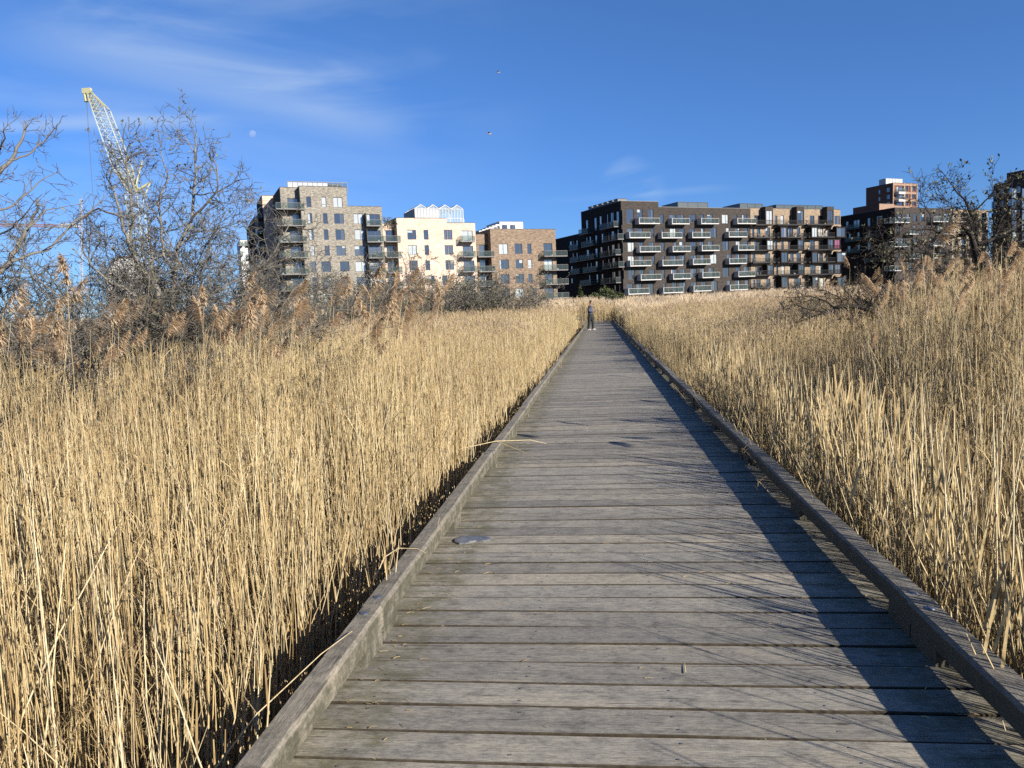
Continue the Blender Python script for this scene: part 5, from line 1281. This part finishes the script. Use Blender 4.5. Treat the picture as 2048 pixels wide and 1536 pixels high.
# ---------------------------------------------------------------- moon
def moon():
    c = at(505, 267, 3000); r = 7.2/FPX*3000; t = NT('moon_pale'); n = t.noise(t.coord(), .12, 5)
    t.out(t.ramp(n, [(.35, (.55, .58, .62)), (.6, (.95, .95, .95))]), .9, spec=0)
    tr = t.n('ShaderNodeBsdfTransparent'); mx = t.n('ShaderNodeMixShader', {0: .09}); t.link(tr.outputs[0], mx.inputs[1]); t.link(t.b.outputs[0], mx.inputs[2]); t.link(mx.outputs[0], t.t.nodes['Material Output'].inputs[0])
    V, F = [], []; N, K = 24, 12
    for i in range(K+1):
        for j in range(N):
            a, p = math.pi*i/K, 2*math.pi*j/N; V.append((r*math.sin(a)*math.cos(p), r*math.sin(a)*math.sin(p), r*math.cos(a)))
    for i in range(K):
        for j in range(N): F.append((i*N+j, i*N+(j+1)%N, (i+1)*N+(j+1)%N, (i+1)*N+j))
    m = MB(); m.add(V, F); o = m.build('moon', t.m, smooth=True); o.location = c; tag(o, 'pale daytime moon in the blue sky above the left scrub', 'moon')
moon()

# ---------------------------------------------------------------- person
def skin(name, verts, edges, radii, mat, parent, sub=1, rootv=0):
    me = bpy.data.meshes.new(name); me.from_pydata(verts, edges, []); me.materials.append(mat); o = bpy.data.objects.new(name, me); COL.objects.link(o); o.parent = parent
    o.modifiers.new('skin', 'SKIN'); 
    for i, r in enumerate(radii):
        d = me.skin_vertices[0].data[i]; d.radius = (r, r) if not isinstance(r, tuple) else r; d.use_root = (i == rootv)
    s = o.modifiers.new('sub', 'SUBSURF'); s.levels = s.render_levels = sub
    o.modifiers['skin'].use_smooth_shade = True; return o
def person():
    fx = on_z(1181, 660.5, 0.003); r = empty('person', (fx.x+.02, fx.y, .003)); r.rotation_euler = (0, 0, R(-8)); r.scale = (1.12,)*3
    tag(r, 'person in a blue-grey hooded top and dark trousers looking down at a phone', 'person')
    skinm = plain('skin_tone', (.45, .27, .19), .6, .3); hair = plain('dark_hair', (.03, .014, .012), .6, .3, 0, .3, 30)
    hood = plain('blue_grey_cloth', (.14, .145, .20), .9, .1, 0, .3, 12); trous = plain('charcoal_cloth', (.045, .05, .05), .9, .1, 0, .3, 12); shoe = plain('white_shoe', (.72, .72, .72), .6, .3)
    H = lambda s, y: [(.33, .06*s, 1.135)]
    # body: pelvis-rooted, one continuous skin
    V = [(0, 0, .93), (-.01, 0, 1.08), (-.005, 0, 1.24), (.0, 0, 1.38), (.015, 0, 1.46), (.045, 0, 1.53), (.075, 0, 1.60), (.085, 0, 1.66),
         (.02, .09, .86), (.12, .10, .50), (.12, .10, .09), (.26, .11, .04), (-.02, -.09, .86), (-.06, -.11, .50), (-.13, -.11, .09), (.01, -.13, .04),
         (0, .17, 1.39), (-.03, .22, 1.12), (.22, .14, 1.10), (.29, .10, 1.14), (0, -.17, 1.39), (-.04, -.22, 1.12), (.21, -.14, 1.10), (.29, -.10, 1.14)]
    E_ = [(0,1),(1,2),(2,3),(3,4),(4,5),(5,6),(6,7),(0,8),(8,9),(9,10),(10,11),(0,12),(12,13),(13,14),(14,15),(3,16),(16,17),(17,18),(18,19),(3,20),(20,21),(21,22),(22,23)]
    Rd = [.11, .10, .11, .10, .05, .06, .088, .07, .08, .05, .035, .03, .08, .05, .035, .03, .05, .038, .028, .026, .05, .038, .028, .026]
    for s, w in ((1, 19), (-1, 23)):        # four fingers and a thumb on each hand, curled round the phone
        b = V[w]
        for k in range(4):
            i = len(V); l = (.075, .085, .08, .065)[k]; y = -s*(.005+.018*k)+b[1]+s*.03
            V += [(b[0]+.035, y, b[2]+.012-.006*k), (b[0]+.035+l*.55, y-s*.02, b[2]+.03-.006*k), (b[0]+.03+l*.7, y-s*.045, b[2]+.045-.006*k)]
            E_ += [(w, i), (i, i+1), (i+1, i+2)]; Rd += [.010, .009, .008]
        i = len(V); V += [(b[0]+.01, b[1]-s*.03, b[2]+.03), (b[0]+.04, b[1]-s*.05, b[2]+.05)]; E_ += [(w, i), (i, i+1)]; Rd += [.011, .009]
    skin('body', V, E_, Rd, skinm, r, 2)
    V2 = [(0, 0, .87)]+V[1:5]+[V[16], V[17], (V[18][0]-.01, V[18][1], V[18][2]), V[20], V[21], (V[22][0]-.01, V[22][1], V[22][2])]
    skin('hooded_top', V2, [(0,1),(1,2),(2,3),(3,4),(3,5),(5,6),(6,7),(3,8),(8,9),(9,10)], [(.185, .16), (.165, .15), (.175, .155), (.165, .14), .085, .09, .075, .058, .09, .075, .058], hood, r, 2)
    skin('trousers', [(0, 0, 1.03), (0, 0, .92), V[8], V[9], (.12, .10, .05), V[12], V[13], (-.13, -.11, .05)], [(0,1),(1,2),(2,3),(3,4),(1,5),(5,6),(6,7)], [.165, .17, .13, .09, .07, .13, .09, .07], trous, r, 2, 1)
    for p, q in ((V[10], V[11]), (V[14], V[15])):
        skin('shoe', [(p[0]-.04, p[1], .045), (p[0]+.08, p[1], .045), (q[0]+.02, q[1], .035)], [(0,1),(1,2)], [.048, .048, .038], shoe, r, 2)
    skin('hair', [(.03, 0, 1.56), (.035, 0, 1.64), (.065, 0, 1.70), (.10, 0, 1.705)], [(0,1),(1,2),(2,3)], [.078, .095, .088, .06], hair, r, 2)
    f = MB()
    f.add([(.165, -.012, 1.595), (.165, .012, 1.595), (.185, 0, 1.60), (.16, 0, 1.635)], [(0,1,2),(1,3,2),(3,0,2),(0,3,1)]); f.build('nose', skinm, r)
    for s in (-1, 1):
        e = MB(); e.box(.150, .162, s*.032-.012, s*.032+.012, 1.632, 1.642); e.build('eye', hair, r)
        e = MB(); e.box(.06, .09, s*.088-.006, s*.088+.006, 1.59, 1.65); e.build('ear', skinm, r)
    e = MB(); e.box(.148, .160, -.022, .022, 1.566, 1.573); e.build('mouth', plain('lip', (.3, .09, .08)), r)
    ph = MB(); ph.box(-.075, .075, -.037, .037, -.005, .005); ph.box(-.070, .070, -.033, .033, .0052, .0062, 1)
    o = ph.build('phone', [MAT['metal_black'], MAT['glass']]); w = Matrix.Rotation(R(-8), 3, 'Z') @ Vector((.41, .0, 1.27)); o.location = (fx.x+.02+w.x, fx.y+w.y, w.z); o.rotation_euler = (0, R(-35), R(-8))
    tag(o, 'dark phone held in both hands by the person on the boardwalk', 'phone')
person()

# ---------------------------------------------------------------- flying insects
def insect(u, v, D, lab):
    m = MB(); m.tube((-.006, 0, 0), (.006, 0, 0), .0022, .0016, 6)
    for s in (-1, 1): m.add([(0, 0, .001), (.004, s*.009, .004), (-.004, s*.010, .005), (-.005, s*.003, .002)], [(0,1,2,3)])
    o = m.build('insect', MAT['metal_pale']); o.location = at(u, v, D); tag(o, lab, 'insect', 'tiny insects in the sky')
insect(979, 268, 2.4, 'tiny dark flying insect in the sky, the lower of the two')
insect(997, 145, 3.0, 'tiny dark flying insect in the sky, the upper of the two')
print('objects', len(bpy.data.objects))
